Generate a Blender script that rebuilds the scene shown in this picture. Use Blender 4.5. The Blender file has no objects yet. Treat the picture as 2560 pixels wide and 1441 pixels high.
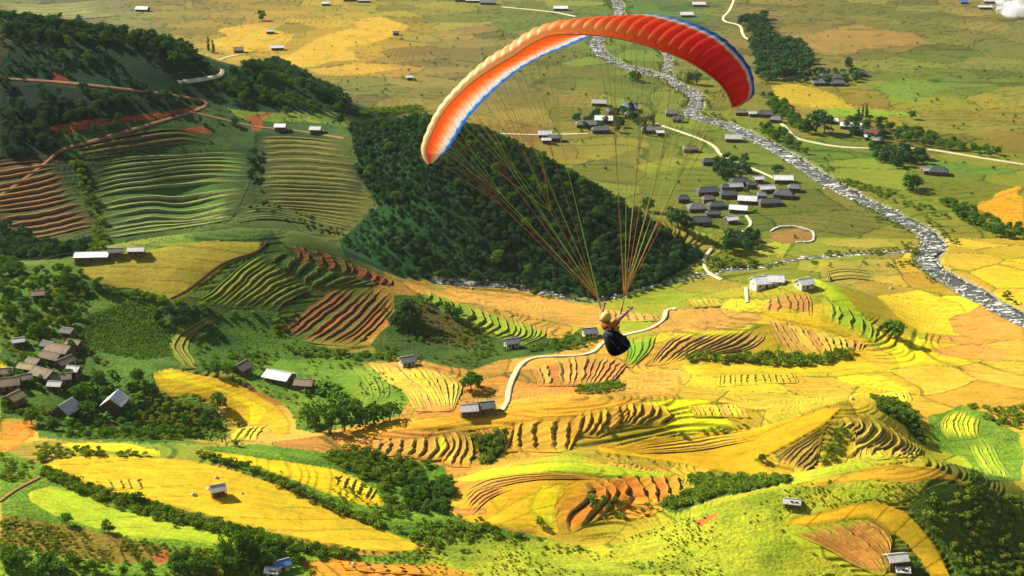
import bpy, bmesh, math, random
import numpy as np
from mathutils import Vector, Matrix

# ------------------------------------------------------------------ camera, light, exposure
C = bpy.context.scene.collection
SC = bpy.context.scene
CAMZ, PITCH, FPX = 235.0, math.radians(19.2), 1280.0 / math.tan(math.radians(20.0))
cam_d = bpy.data.cameras.new('camera')
cam_d.sensor_width = 36.0
cam_d.lens = 18.0 / math.tan(math.radians(20.0))
cam_d.clip_start, cam_d.clip_end = 1.0, 40000.0
cam = bpy.data.objects.new('camera', cam_d)
cam.location = (0, 0, CAMZ)
cam.rotation_euler = (math.pi / 2 - PITCH, 0, 0)
C.objects.link(cam)
SC.camera = cam

SUN_EL, SUN_AZ = math.radians(36.0), math.radians(-57.0)     # azimuth clockwise from +Y
sun_dir = Vector((math.sin(SUN_AZ) * math.cos(SUN_EL), math.cos(SUN_AZ) * math.cos(SUN_EL), math.sin(SUN_EL)))
world = bpy.data.worlds.new('World')
SC.world = world
world.use_nodes = True
nt = world.node_tree
bg = nt.nodes['Background']
sky = nt.nodes.new('ShaderNodeTexSky')
sky.sky_type = 'NISHITA'
sky.sun_disc = False
sky.sun_elevation = SUN_EL
sky.sun_rotation = SUN_AZ
sky.air_density = 1.2
sky.dust_density = 1.0
nt.links.new(sky.outputs[0], bg.inputs[0])
bg.inputs[1].default_value = 0.05
sun_d = bpy.data.lights.new('sun', 'SUN')
sun_d.energy = 4.8
sun_d.angle = math.radians(0.5)
sun_d.color = (1.0, 0.95, 0.84)
sun = bpy.data.objects.new('sun', sun_d)
sun.rotation_euler = sun_dir.to_track_quat('Z', 'Y').to_euler()
sun.location = (-300, 150, 500)
C.objects.link(sun)
SC.view_settings.view_transform = 'Standard'
SC.view_settings.look = 'None'
SC.view_settings.gamma = 1.0
SC.view_settings.use_curve_mapping = False
SC.view_settings.exposure = 1.05
SC.cycles.max_bounces = 6
SC.cycles.transparent_max_bounces = 6
SC.cycles.volume_bounces = 4
LIT = 1.25            # what a flat sunlit surface of albedo 1 shows in the picture (used to turn seen colours into base colours)

rng = np.random.default_rng(7)
random.seed(7)

# ------------------------------------------------------------------ helpers: colour, noise, view rays
def lin(c):
    c = np.asarray(c, float) / 255.0
    return np.where(c <= 0.04045, c / 12.92, ((c + 0.055) / 1.055) ** 2.4)
def alb(*c):
    return np.clip(lin(c) / LIT, 0.004, 0.85)

def _hash(ix, iy, seed):
    h = (ix.astype(np.int64) * 374761393 + iy.astype(np.int64) * 668265263 + seed * 974634777) & 0x7fffffff
    h = ((h ^ (h >> 13)) * 1274126177) & 0x7fffffff
    h = h ^ (h >> 16)
    return (h & 0xffff) / 65535.0
def vnoise(x, y, seed=0):
    ix, iy = np.floor(x), np.floor(y)
    fx, fy = x - ix, y - iy
    fx, fy = fx * fx * (3 - 2 * fx), fy * fy * (3 - 2 * fy)
    a, b = _hash(ix, iy, seed), _hash(ix + 1, iy, seed)
    c, d = _hash(ix, iy + 1, seed), _hash(ix + 1, iy + 1, seed)
    return (a + (b - a) * fx) * (1 - fy) + (c + (d - c) * fx) * fy
def fbm(x, y, seed=0, octv=3):
    s, a, t = 0.0, 1.0, 0.0
    for k in range(octv):
        s = s + a * vnoise(x * 2 ** k + 17.3 * k, y * 2 ** k - 9.1 * k, seed + k)
        t += a
        a *= 0.5
    return s / t - 0.5

CP, SP = math.cos(PITCH), math.sin(PITCH)
def ray(u, v):
    dx, dy = (np.asarray(u, float) - 1280) / FPX, (720.5 - np.asarray(v, float)) / FPX
    return dx, CP + dy * SP, -SP + dy * CP
def at_z(u, v, z):
    dx, dy, dz = ray(u, v)
    t = (z - CAMZ) / dz
    return dx * t, dy * t

# ------------------------------------------------------------------ the lie of the land: spot heights, read off the valley
SPOT = '''
2500 400 0;2500 600 0;2330 600 0;2000 560 0;1700 430 0;1450 330 0;2500 250 0;2200 100 0;1900 330 0;1100 240 2;950 230 2;1400 100 0;1000 60 0;700 60 2
2300 740 0;2500 850 1;2400 950 2;2500 1000 3;2560 720 0;2100 640 0
1910 715 10;2010 700 13;2090 720 12;2150 790 9;2200 860 4;2255 850 1;2270 770 0;1850 760 8;1700 760 4;1640 840 4;1900 790 10;1750 830 7;1900 885 2;2100 905 1;1700 915 2
2000 645 0;1880 670 0;1750 690 0;1700 720 0
1150 715 0;1250 730 0;1400 760 1;1500 790 2;1330 900 7;1500 920 6;1300 960 6;1250 900 6;1550 960 3;1150 900 5;1600 860 4;1420 850 3
1700 960 5;1900 940 4;2100 950 4;2000 990 6;2300 960 3
850 1078 9;1000 1050 12;1150 1040 13;1300 1015 14;1450 1003 14;1600 1003 13;1780 1003 10;1850 1050 6;850 1130 5;1000 1150 4;1180 1170 2;1250 1140 2;1400 1140 3;1550 1120 3;1700 1060 5;1700 1090 3
1080 920 9;1050 990 6;1120 1020 5;1200 1010 5;1230 960 5
1950 1080 8;1800 1150 4;1900 1175 3;1600 1140 4
1901 1060 9;2002 1036 13;2103 1018 16;2153 998 16;2170 1025 15;2220 1053 12;2271 1087 8;2311 1127 3;1908 1148 5;2019 1183 3;2288 1147 3;2100 1110 9;2330 1040 2;2200 1000 8;2260 980 4
2420 1040 5;2400 1100 4;2500 1130 4;2540 1180 5;2360 1150 2
1130 1200 9;1250 1168 12;1400 1151 14;1550 1163 13;1700 1188 11;1300 1230 8;1400 1230 9;1250 1280 6;1400 1300 5;1350 1340 4;1560 1270 5;1690 1260 5;1450 1340 3;1550 1310 3
1000 1200 4;1080 1260 2;950 1170 5;1760 1215 4;1850 1215 4
1700 1290 10;1800 1248 13;1920 1227 16;2002 1202 18;2069 1188 19;2170 1168 21;2237 1160 21;2338 1170 20;2422 1200 17;2500 1240 14
1900 1270 14;2100 1230 18;1700 1340 8;1500 1390 6;1300 1400 6;1700 1420 9;1900 1340 12;2000 1270 15;2200 1260 18;2290 1310 15;2370 1400 10;2100 1400 9;2240 1430 7;2500 1310 9;2550 1420 3;2450 1390 6
150 1108 19;300 1104 19;450 1116 18;600 1134 15;750 1154 12;900 1195 9;955 1252 6;100 1160 20;300 1200 18;500 1230 16;700 1290 12;900 1330 9;1040 1375 5
0 1200 24;100 1260 22;300 1320 19;500 1340 17;0 1320 25;200 1390 22;400 1400 19;650 1420 14;850 1410 12;1000 1430 9;0 1440 26
250 1080 12;400 1088 10;100 1075 14;550 1085 8;700 1095 6;150 1030 14;290 1020 13;50 1000 16;40 1080 15;250 950 14;400 940 14;500 950 14;600 1000 11;700 1050 7;650 1085 6;730 1000 7;800 1070 5;850 980 5;900 950 6
100 900 17;50 950 16;180 870 17;0 880 18;200 790 22;100 740 26;0 700 28;30 800 22;330 780 20;300 860 17;420 850 15
230 650 31;300 628 33;430 613 34;560 602 35;660 600 35;760 610 33;860 645 27;1000 698 18;1150 745 9;1300 780 5;1450 822 2
450 745 24;720 772 16;850 870 7;1000 890 5;450 880 14;600 880 9;700 930 8;620 930 8;620 700 25;850 760 15;1080 850 7;950 820 10;1250 835 4;1350 855 3;1200 880 4
0 35 102;100 55 97;200 65 95;330 88 90;430 98 85;500 138 77;560 192 67;0 200 74;250 215 70;520 250 57;0 400 42;250 400 39;500 330 46;640 345 43;640 590 8;640 470 25;860 350 44;930 510 22;860 610 8;0 620 20;150 600 17;300 600 13;450 590 11;200 500 25;400 480 25
620 172 62;700 160 52;780 220 34;850 250 18;890 285 5;700 290 48;800 290 44
870 315 50;1060 292 58;1180 318 56;1300 368 46;1430 438 34;1560 508 22;1640 565 12;1755 630 2;1090 703 0;1300 718 0;1500 752 0;1640 712 0;1690 682 0;1200 550 24;1050 450 38;1000 600 14;1350 600 16;1500 640 10;1640 640 5
'''
pts = []
for line in SPOT.strip().replace('\n', ';').split(';'):
    if line.strip():
        u, v, z = map(float, line.split())
        x, y = at_z(u, v, z)
        pts.append((x, y, z))
# the far side of each crest: same bearing, a little farther, lower
BACK = '''
230 640 45 14;430 606 45 20;660 597 45 22;860 642 40 18;1000 695 35 13
0 30 120 70;200 60 120 75;330 82 110 75;430 92 100 75;560 190 80 60;700 155 70 45
1060 287 80 50;1180 312 75 50;1300 362 70 44;1430 432 60 32;1560 502 45 20
150 1104 22 8;300 1100 22 8;450 1112 22 9;600 1131 20 7
2069 1184 25 12;2170 1164 25 14;2237 1156 25 14;2338 1166 25 13;1920 1223 22 9
1250 1164 16 7;1400 1147 16 8;1550 1159 16 7
1000 1046 18 6;1300 1010 18 7;1450 999 18 7
2103 1013 20 8;2153 993 20 9;2010 690 18 11
'''
ZR = {}
for line in BACK.strip().replace('\n', ';').split(';'):
    u, v, d, drop = map(float, line.split())
    x0, y0, z0 = min(pts, key=lambda p: (p[0] / p[1] * FPX + 1280 - u) ** 2 * 0.5 + ((CAMZ - p[2]) / p[1] * 2000 - (CAMZ) / at_z(u, v, 0)[1] * 2000) ** 2)
    k = (y0 + d) / y0
    pts.append((x0 * k, y0 * k, max(z0 - drop, 0)))
for x in np.arange(-1300, 1301, 260):
    for y in np.arange(1250, 2900, 260):
        pts.append((x, y, 0.0 if x > -500 else (-500 - x) * 0.06))
for x, y, z in ((420, 400, 3), (500, 600, 2), (560, 800, 0), (620, 1000, 0), (-420, 800, 112), (-560, 900, 120), (-420, 600, 40), (-330, 450, 30), (-300, 350, 34),
                (-150, 340, 24), (0, 340, 14), (150, 340, 14), (280, 340, 6), (0, 250, 30), (-200, 250, 40), (200, 250, 26), (0, 120, 110), (-250, 120, 110), (250, 120, 110), (0, 30, 170),
                (-700, 1050, 110), (-700, 700, 80)):
    pts.append((x, y, z))
PTS = np.array(pts)
MQ = 22.0
RELIEF = 0.75
def _k(d2):
    return np.sqrt(d2 + MQ * MQ)
_d2 = (PTS[:, None, 0] - PTS[None, :, 0]) ** 2 + (PTS[:, None, 1] - PTS[None, :, 1]) ** 2
_n = len(PTS)
_A = np.zeros((_n + 1, _n + 1))
_A[:_n, :_n] = _k(_d2) - np.eye(_n) * 6.0
_A[:_n, _n] = _A[_n, :_n] = 1
_w = np.linalg.solve(_A, np.append(PTS[:, 2], 0))
GX0, GY0, GS = -1400.0, 20.0, 4.0
gx, gy = np.arange(GX0, 1404, GS), np.arange(GY0, 2804, GS)
GXX, GYY = np.meshgrid(gx, gy)
GH = np.zeros(GXX.shape)
for r0 in range(0, len(gy), 40):
    a, b = GXX[r0:r0 + 40].ravel(), GYY[r0:r0 + 40].ravel()
    acc = np.full(a.shape, _w[_n])
    for i in range(_n):
        acc += _w[i] * _k((a - PTS[i, 0]) ** 2 + (b - PTS[i, 1]) ** 2)
    GH[r0:r0 + 40] = acc.reshape(-1, len(gx))
GH += 1.5 * fbm(GXX / 45, GYY / 45, 3, 3) * np.clip((1000 - GYY) / 300, 0.15, 1) + np.clip(GH - 40, 0, 30) / 30 * 5 * fbm(GXX / 60, GYY / 60, 5, 3) * np.clip((GYY - 830) / 40, .15, 1)

# the knolls and ridges of the near ground stand out from their surroundings
def _blur(a, n):
    for ax in (0, 1):
        p = np.pad(a, [(n, n) if k == ax else (0, 0) for k in (0, 1)], 'edge')
        c = np.cumsum(np.insert(p, 0, 0, axis=ax), axis=ax)
        a = (np.take(c, range(2 * n + 1, c.shape[ax]), ax) - np.take(c, range(0, c.shape[ax] - 2 * n - 1), ax)) / (2 * n + 1)
    return a
_lo = _blur(_blur(GH, 9), 9)
GH = np.maximum(GH + RELIEF * (GH - _lo) * np.clip((740 - GYY) / 80, 0, 1) * np.clip((GYY - 300) / 60, 0, 1), -4)

def height(x, y):
    """Catmull-Rom sample of the height grid."""
    x, y = np.asarray(x, float), np.asarray(y, float)
    fx, fy = np.clip((x - GX0) / GS, 1, len(gx) - 3.001), np.clip((y - GY0) / GS, 1, len(gy) - 3.001)
    ix, iy = fx.astype(int), fy.astype(int)
    tx, ty = fx - ix, fy - iy
    def w(t):
        return (-0.5 * t + t * t - 0.5 * t ** 3, 1 - 2.5 * t * t + 1.5 * t ** 3, 0.5 * t + 2 * t * t - 1.5 * t ** 3, -0.5 * t * t + 0.5 * t ** 3)
    wx, wy = w(tx), w(ty)
    out = 0.0
    for j in range(4):
        row = 0.0
        for i in range(4):
            row = row + wx[i] * GH[iy + j - 1, ix + i - 1]
        out = out + wy[j] * row
    return out

_YS = np.concatenate([np.arange(300, 1200, 2.0), np.arange(1200, 2700, 8.0)])
def ground(uv):
    """World points of the land seen along the given sight lines."""
    uv = np.asarray(uv, float).reshape(-1, 2)
    out = np.zeros((len(uv), 3))
    for c0 in range(0, len(uv), 400):
        dx, dy, dz = ray(uv[c0:c0 + 400, 0], uv[c0:c0 + 400, 1])
        T = _YS[None, :] / dy[:, None]
        X, Z = dx[:, None] * T, CAMZ + dz[:, None] * T
        D = Z - height(X, np.broadcast_to(_YS, X.shape))
        hit = D < 0
        k = np.where(hit.any(1), hit.argmax(1), len(_YS) - 1)
        k = np.maximum(k, 1)
        i = np.arange(len(k))
        f = np.clip(D[i, k - 1] / (D[i, k - 1] - D[i, k] + 1e-9), 0, 1)
        y = _YS[k - 1] + f * (_YS[k] - _YS[k - 1])
        x = dx * y / dy
        out[c0:c0 + 400] = np.stack([x, y, height(x, y)], 1)
    return out
def P(u, v):
    return Vector(ground([(u, v)])[0])
def dense(poly, step=10.0, closed=True):
    p = np.asarray(poly, float)
    if closed:
        p = np.vstack([p, p[:1]])
    out = []
    for a, b in zip(p[:-1], p[1:]):
        n = max(1, int(np.hypot(*(b - a)) / step))
        out += [a + (b - a) * i / n for i in range(n)]
    if not closed:
        out.append(p[-1])
    return np.array(out)
def smooth_line(poly, step=8.0):
    """Catmull-Rom through the given points, resampled."""
    p = np.asarray(poly, float)
    if len(p) < 3:
        return dense(p, step, False)
    q = np.vstack([2 * p[0] - p[1], p, 2 * p[-1] - p[-2]])
    out = []
    for i in range(1, len(q) - 2):
        n = max(2, int(np.hypot(*(q[i + 1] - q[i])) / step))
        for k in range(n):
            t = k / n
            out.append(0.5 * (2 * q[i] + (q[i + 1] - q[i - 1]) * t + (2 * q[i - 1] - 5 * q[i] + 4 * q[i + 1] - q[i + 2]) * t * t + (3 * q[i] - q[i - 1] - 3 * q[i + 1] + q[i + 2]) * t ** 3))
    out.append(p[-1])
    return np.array(out)
def inside(x, y, poly):
    res = np.zeros(x.shape, bool)
    px, py = poly[:, 0], poly[:, 1]
    j = len(poly) - 1
    for i in range(len(poly)):
        if py[i] != py[j]:
            c = ((py[i] > y) != (py[j] > y)) & (x < (px[j] - px[i]) * (y - py[i]) / (py[j] - py[i]) + px[i])
            res ^= c
        j = i
    return res
def line_dist(x, y, line):
    """Distance of points from a polyline."""
    best = np.full(x.shape, 1e9)
    for a, b in zip(line[:-1], line[1:]):
        d = b - a
        L2 = d @ d + 1e-9
        t = np.clip(((x - a[0]) * d[0] + (y - a[1]) * d[1]) / L2, 0, 1)
        best = np.minimum(best, (x - a[0] - t * d[0]) ** 2 + (y - a[1] - t * d[1]) ** 2)
    return np.sqrt(best)
# ------------------------------------------------------------------ materials
def node_mat(name):
    m = bpy.data.materials.new(name)
    m.use_nodes = True
    n = m.node_tree
    return m, n, n.nodes['Principled BSDF']
def nn(n, typ, **kw):
    d = n.nodes.new(typ)
    for k, v in kw.items():
        setattr(d, k, v)
    return d
def math_node(n, op, a, b=None, clamp=False):
    d = nn(n, 'ShaderNodeMath', operation=op, use_clamp=clamp)
    for i, s in enumerate((a, b)):
        if s is None:
            continue
        if hasattr(s, 'links'):
            n.links.new(s, d.inputs[i])
        else:
            d.inputs[i].default_value = s
    return d.outputs[0]
def noise_node(n, vec, scale, detail=3.0, rough=0.55, dim='3D'):
    d = nn(n, 'ShaderNodeTexNoise', noise_dimensions=dim)
    d.inputs['Scale'].default_value = scale
    d.inputs['Detail'].default_value = detail
    d.inputs['Roughness'].default_value = rough
    n.links.new(vec, d.inputs['Vector'])
    return d
def mix_col(n, typ, fac, a, b):
    d = nn(n, 'ShaderNodeMix', data_type='RGBA', blend_type=typ)
    for key, s in ((0, fac), (6, a), (7, b)):
        if hasattr(s, 'links'):
            n.links.new(s, d.inputs[key])
        elif isinstance(s, (int, float)):
            d.inputs[key].default_value = s
        else:
            d.inputs[key].default_value = tuple(s)[:3] + (1,)
    return d.outputs[2]

def land_material():
    m, n, bs = node_mat('land')
    L = n.links.new
    pos = nn(n, 'ShaderNodeNewGeometry').outputs['Position']
    at = nn(n, 'ShaderNodeAttribute', attribute_name='Col')
    veg = at.outputs['Alpha']
    big = noise_node(n, pos, 0.035, 4, 0.6).outputs[0]
    mid = noise_node(n, pos, 0.22, 4, 0.65).outputs[0]
    # crop rows: fine streaks that run along the slope
    mp = nn(n, 'ShaderNodeMapping')
    mp.inputs['Scale'].default_value = (0.12, 1.0, 0.4)
    mp.inputs['Rotation'].default_value = (0, 0, 0.12)
    L(pos, mp.inputs['Vector'])
    streak = noise_node(n, mp.outputs[0], 0.55, 3, 0.6).outputs[0]
    fine = noise_node(n, pos, 0.9, 3, 0.7).outputs[0]
    # value = 1 + sums of centred noises
    a = math_node(n, 'MULTIPLY', math_node(n, 'SUBTRACT', big, 0.5), 0.55)
    b = math_node(n, 'MULTIPLY', math_node(n, 'SUBTRACT', mid, 0.5), 0.65)
    c = math_node(n, 'MULTIPLY', math_node(n, 'SUBTRACT', streak, 0.5), 0.85)
    amp = math_node(n, 'ADD', math_node(n, 'MULTIPLY', veg, 1.9), 0.6)
    d = math_node(n, 'MULTIPLY', math_node(n, 'SUBTRACT', fine, 0.5), amp)
    val = math_node(n, 'ADD', math_node(n, 'ADD', a, b), math_node(n, 'ADD', c, d))
    val = math_node(n, 'MAXIMUM', math_node(n, 'ADD', val, 1.0), 0.25)
    rgb = nn(n, 'ShaderNodeCombineXYZ')
    for i in range(3):
        L(val, rgb.inputs[i])
    col = mix_col(n, 'MULTIPLY', 1.0, at.outputs['Color'], rgb.outputs[0])
    # hue wander between drier and greener crop
    w = noise_node(n, pos, 0.06, 3, 0.6).outputs[0]
    w = math_node(n, 'MULTIPLY', math_node(n, 'SUBTRACT', w, 0.45, True), 2.6, True)
    col = mix_col(n, 'MULTIPLY', w, col, (0.68, 1.0, 0.70))
    L(col, bs.inputs['Base Color'])
    bs.inputs['Roughness'].default_value = 0.95
    bs.inputs['Specular IOR Level'].default_value = 0.1
    bp = nn(n, 'ShaderNodeBump')
    bp.inputs['Distance'].default_value = 1.0
    L(math_node(n, 'ADD', math_node(n, 'MULTIPLY', veg, 0.75), 0.12), bp.inputs['Strength'])
    L(noise_node(n, pos, 0.7, 4, 0.65).outputs[0], bp.inputs['Height'])
    L(bp.outputs[0], bs.inputs['Normal'])
    return m
M_LAND = land_material()

def plain(name, col, rough=0.8, var=0.25, scale=1.0, spec=0.3, metal=0.0):
    m, n, bs = node_mat(name)
    pos = nn(n, 'ShaderNodeTexCoord').outputs['Object']
    f = noise_node(n, pos, scale, 4, 0.6).outputs[0]
    v = math_node(n, 'ADD', math_node(n, 'MULTIPLY', math_node(n, 'SUBTRACT', f, 0.5), 2 * var), 1.0)
    oi = nn(n, 'ShaderNodeObjectInfo').outputs['Random']
    v = math_node(n, 'MULTIPLY', v, math_node(n, 'ADD', math_node(n, 'MULTIPLY', oi, 0.25), 0.88))
    rgb = nn(n, 'ShaderNodeCombineXYZ')
    for i in range(3):
        n.links.new(v, rgb.inputs[i])
    n.links.new(mix_col(n, 'MULTIPLY', 1.0, col, rgb.outputs[0]), bs.inputs['Base Color'])
    bs.inputs['Roughness'].default_value = rough
    bs.inputs['Specular IOR Level'].default_value = spec
    bs.inputs['Metallic'].default_value = metal
    return m

# ------------------------------------------------------------------ helpers: objects
def mesh_obj(name, verts, faces, mat, parent=None, col=None, smooth=False, uniq=None):
    me = bpy.data.meshes.new(name)
    me.from_pydata([tuple(v) for v in verts], [], [tuple(f) for f in faces])
    if mat is not None:
        me.materials.append(mat)
    if col is not None:
        at = me.color_attributes.new('Col', 'FLOAT_COLOR', 'POINT')
        at.data.foreach_set('color', np.asarray(col, np.float32).ravel())
    if smooth:
        me.polygons.foreach_set('use_smooth', np.ones(len(me.polygons), bool))
    o = bpy.data.objects.new(name, me)
    C.objects.link(o)
    if parent is not None:
        o.parent = parent
    return o
def tag(o, label=None, cat=None, group=None, kind=None):
    for k, v in (('label', label), ('category', cat), ('group', group), ('kind', kind)):
        if v:
            o[k] = v
    return o
def empty(name, loc=(0, 0, 0), rz=0.0, label=None, cat=None, group=None):
    o = bpy.data.objects.new(name, None)
    o.location = loc
    o.rotation_euler = (0, 0, rz)
    o.empty_display_size = 0.5
    C.objects.link(o)
    return tag(o, label, cat, group)
def kids(o):
    return [c for c in ALL_KIDS.get(o.name, [])]
ALL_KIDS = {}

# ------------------------------------------------------------------ what grows where
SEEN = '''
100 40 140 130 75;250 20 150 130 80;500 30 170 135 65;600 60 205 150 55;760 50 215 165 55;900 110 225 165 50;700 110 220 170 50;600 25 200 150 60;950 170 215 155 60;1000 60 205 160 50;1100 60 165 145 60;1200 70 170 135 70;1150 150 160 125 70
1000 220 165 135 65;900 240 150 135 60;1300 60 140 135 60;1250 220 155 130 70;1350 250 165 135 60;1400 180 150 130 55;1560 130 130 140 50;1450 270 170 140 55;1650 60 110 130 60;1600 230 140 140 50;1350 300 180 135 55;1250 320 185 140 60;1500 380 165 140 50
1600 420 160 135 50;1550 470 150 140 50;1750 340 145 145 45;1700 400 150 145 45;1750 450 150 140 45
1950 60 160 125 65;2050 40 150 125 60;2150 30 150 130 60;2300 60 150 135 60;2450 60 160 130 65;2100 90 170 125 60;2250 100 165 125 60;2400 130 150 135 60;2550 100 150 130 65;2000 130 160 125 60;2150 150 150 130 55;2300 170 140 140 50;2450 180 150 130 60
2250 220 120 145 40;2400 220 130 135 50;2530 200 150 140 55;2000 230 180 140 55;2150 260 190 145 50;2300 265 200 165 45;2450 290 190 150 50;2540 320 170 135 50;2250 290 195 150 45;2350 330 150 130 50
2100 420 150 150 45;2200 400 145 145 45;2250 450 160 150 40;2450 430 160 150 45;2000 400 120 130 40;1900 380 140 140 45;2080 530 170 135 60;2150 560 150 140 45;2000 550 145 150 40;1900 560 150 155 40;2250 620 150 140 45;2100 600 150 135 50;2400 520 170 160 40
2480 600 190 155 45;2400 620 190 150 50;2550 620 200 170 40;1700 740 150 150 35;1640 740 140 150 35;1800 680 160 145 45;1850 660 150 145 40;2150 690 150 140 50;2250 700 190 150 50;2300 650 190 160 40;2450 680 220 180 40;2540 760 240 190 40;2350 780 240 200 40
2500 840 220 160 60;2400 880 220 155 60;2550 930 210 175 50;2450 950 220 165 60;2250 800 220 190 40;2270 880 240 205 30;2350 960 225 170 50;2200 950 225 180 40;2100 930 220 190 40;1900 930 210 180 35;1750 950 215 180 40;1650 950 210 155 55;1450 990 220 155 60
1300 970 215 150 60;1350 1000 220 155 55;1200 960 215 150 60;1240 920 200 150 60;2000 990 200 160 50;2400 1000 215 155 50;2530 1000 220 165 50;2350 1130 215 190 40;2450 1130 150 170 40;2530 1150 190 170 50;1900 1030 210 170 50;1700 1120 205 165 40
1550 1130 170 150 40;1400 1150 180 170 35;1150 1230 190 130 45;1300 1200 210 150 45;1600 1210 215 150 45;850 1100 215 150 60;700 1120 210 150 60;300 480 70 95 30;100 480 95 80 40;750 450 90 90 40;750 580 80 95 35;860 310 110 125 40;950 295 90 105 40
600 300 70 95 40;700 330 70 90 40;300 700 120 130 40;700 800 80 110 30;250 850 75 110 35;300 1050 110 150 35;100 1200 200 160 50;20 1250 180 150 50;1400 1400 170 180 40;1700 1350 180 190 40;2000 1400 175 185 40;500 1420 110 120 40;100 1420 60 80 25;2450 1350 50 75 20
'''
_s = np.array([[float(a) for a in q.split()] for q in SEEN.strip().replace('\n', ';').split(';')])
_sp = ground(_s[:, :2])
def bearing(x, y):
    return np.stack([x / y * 3500, np.log(y) * 1500], -1)
_sq, _sc = bearing(_sp[:, 0], _sp[:, 1]), np.array([alb(*r) for r in _s[:, 2:]])
def crop_colour(x, y):
    q = bearing(x, y)
    d2 = (q[:, None, 0] - _sq[None, :, 0]) ** 2 + (q[:, None, 1] - _sq[None, :, 1]) ** 2
    w = 1.0 / (d2 + 60.0) ** 2.2
    return (w @ _sc) / w.sum(1)[:, None]

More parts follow.
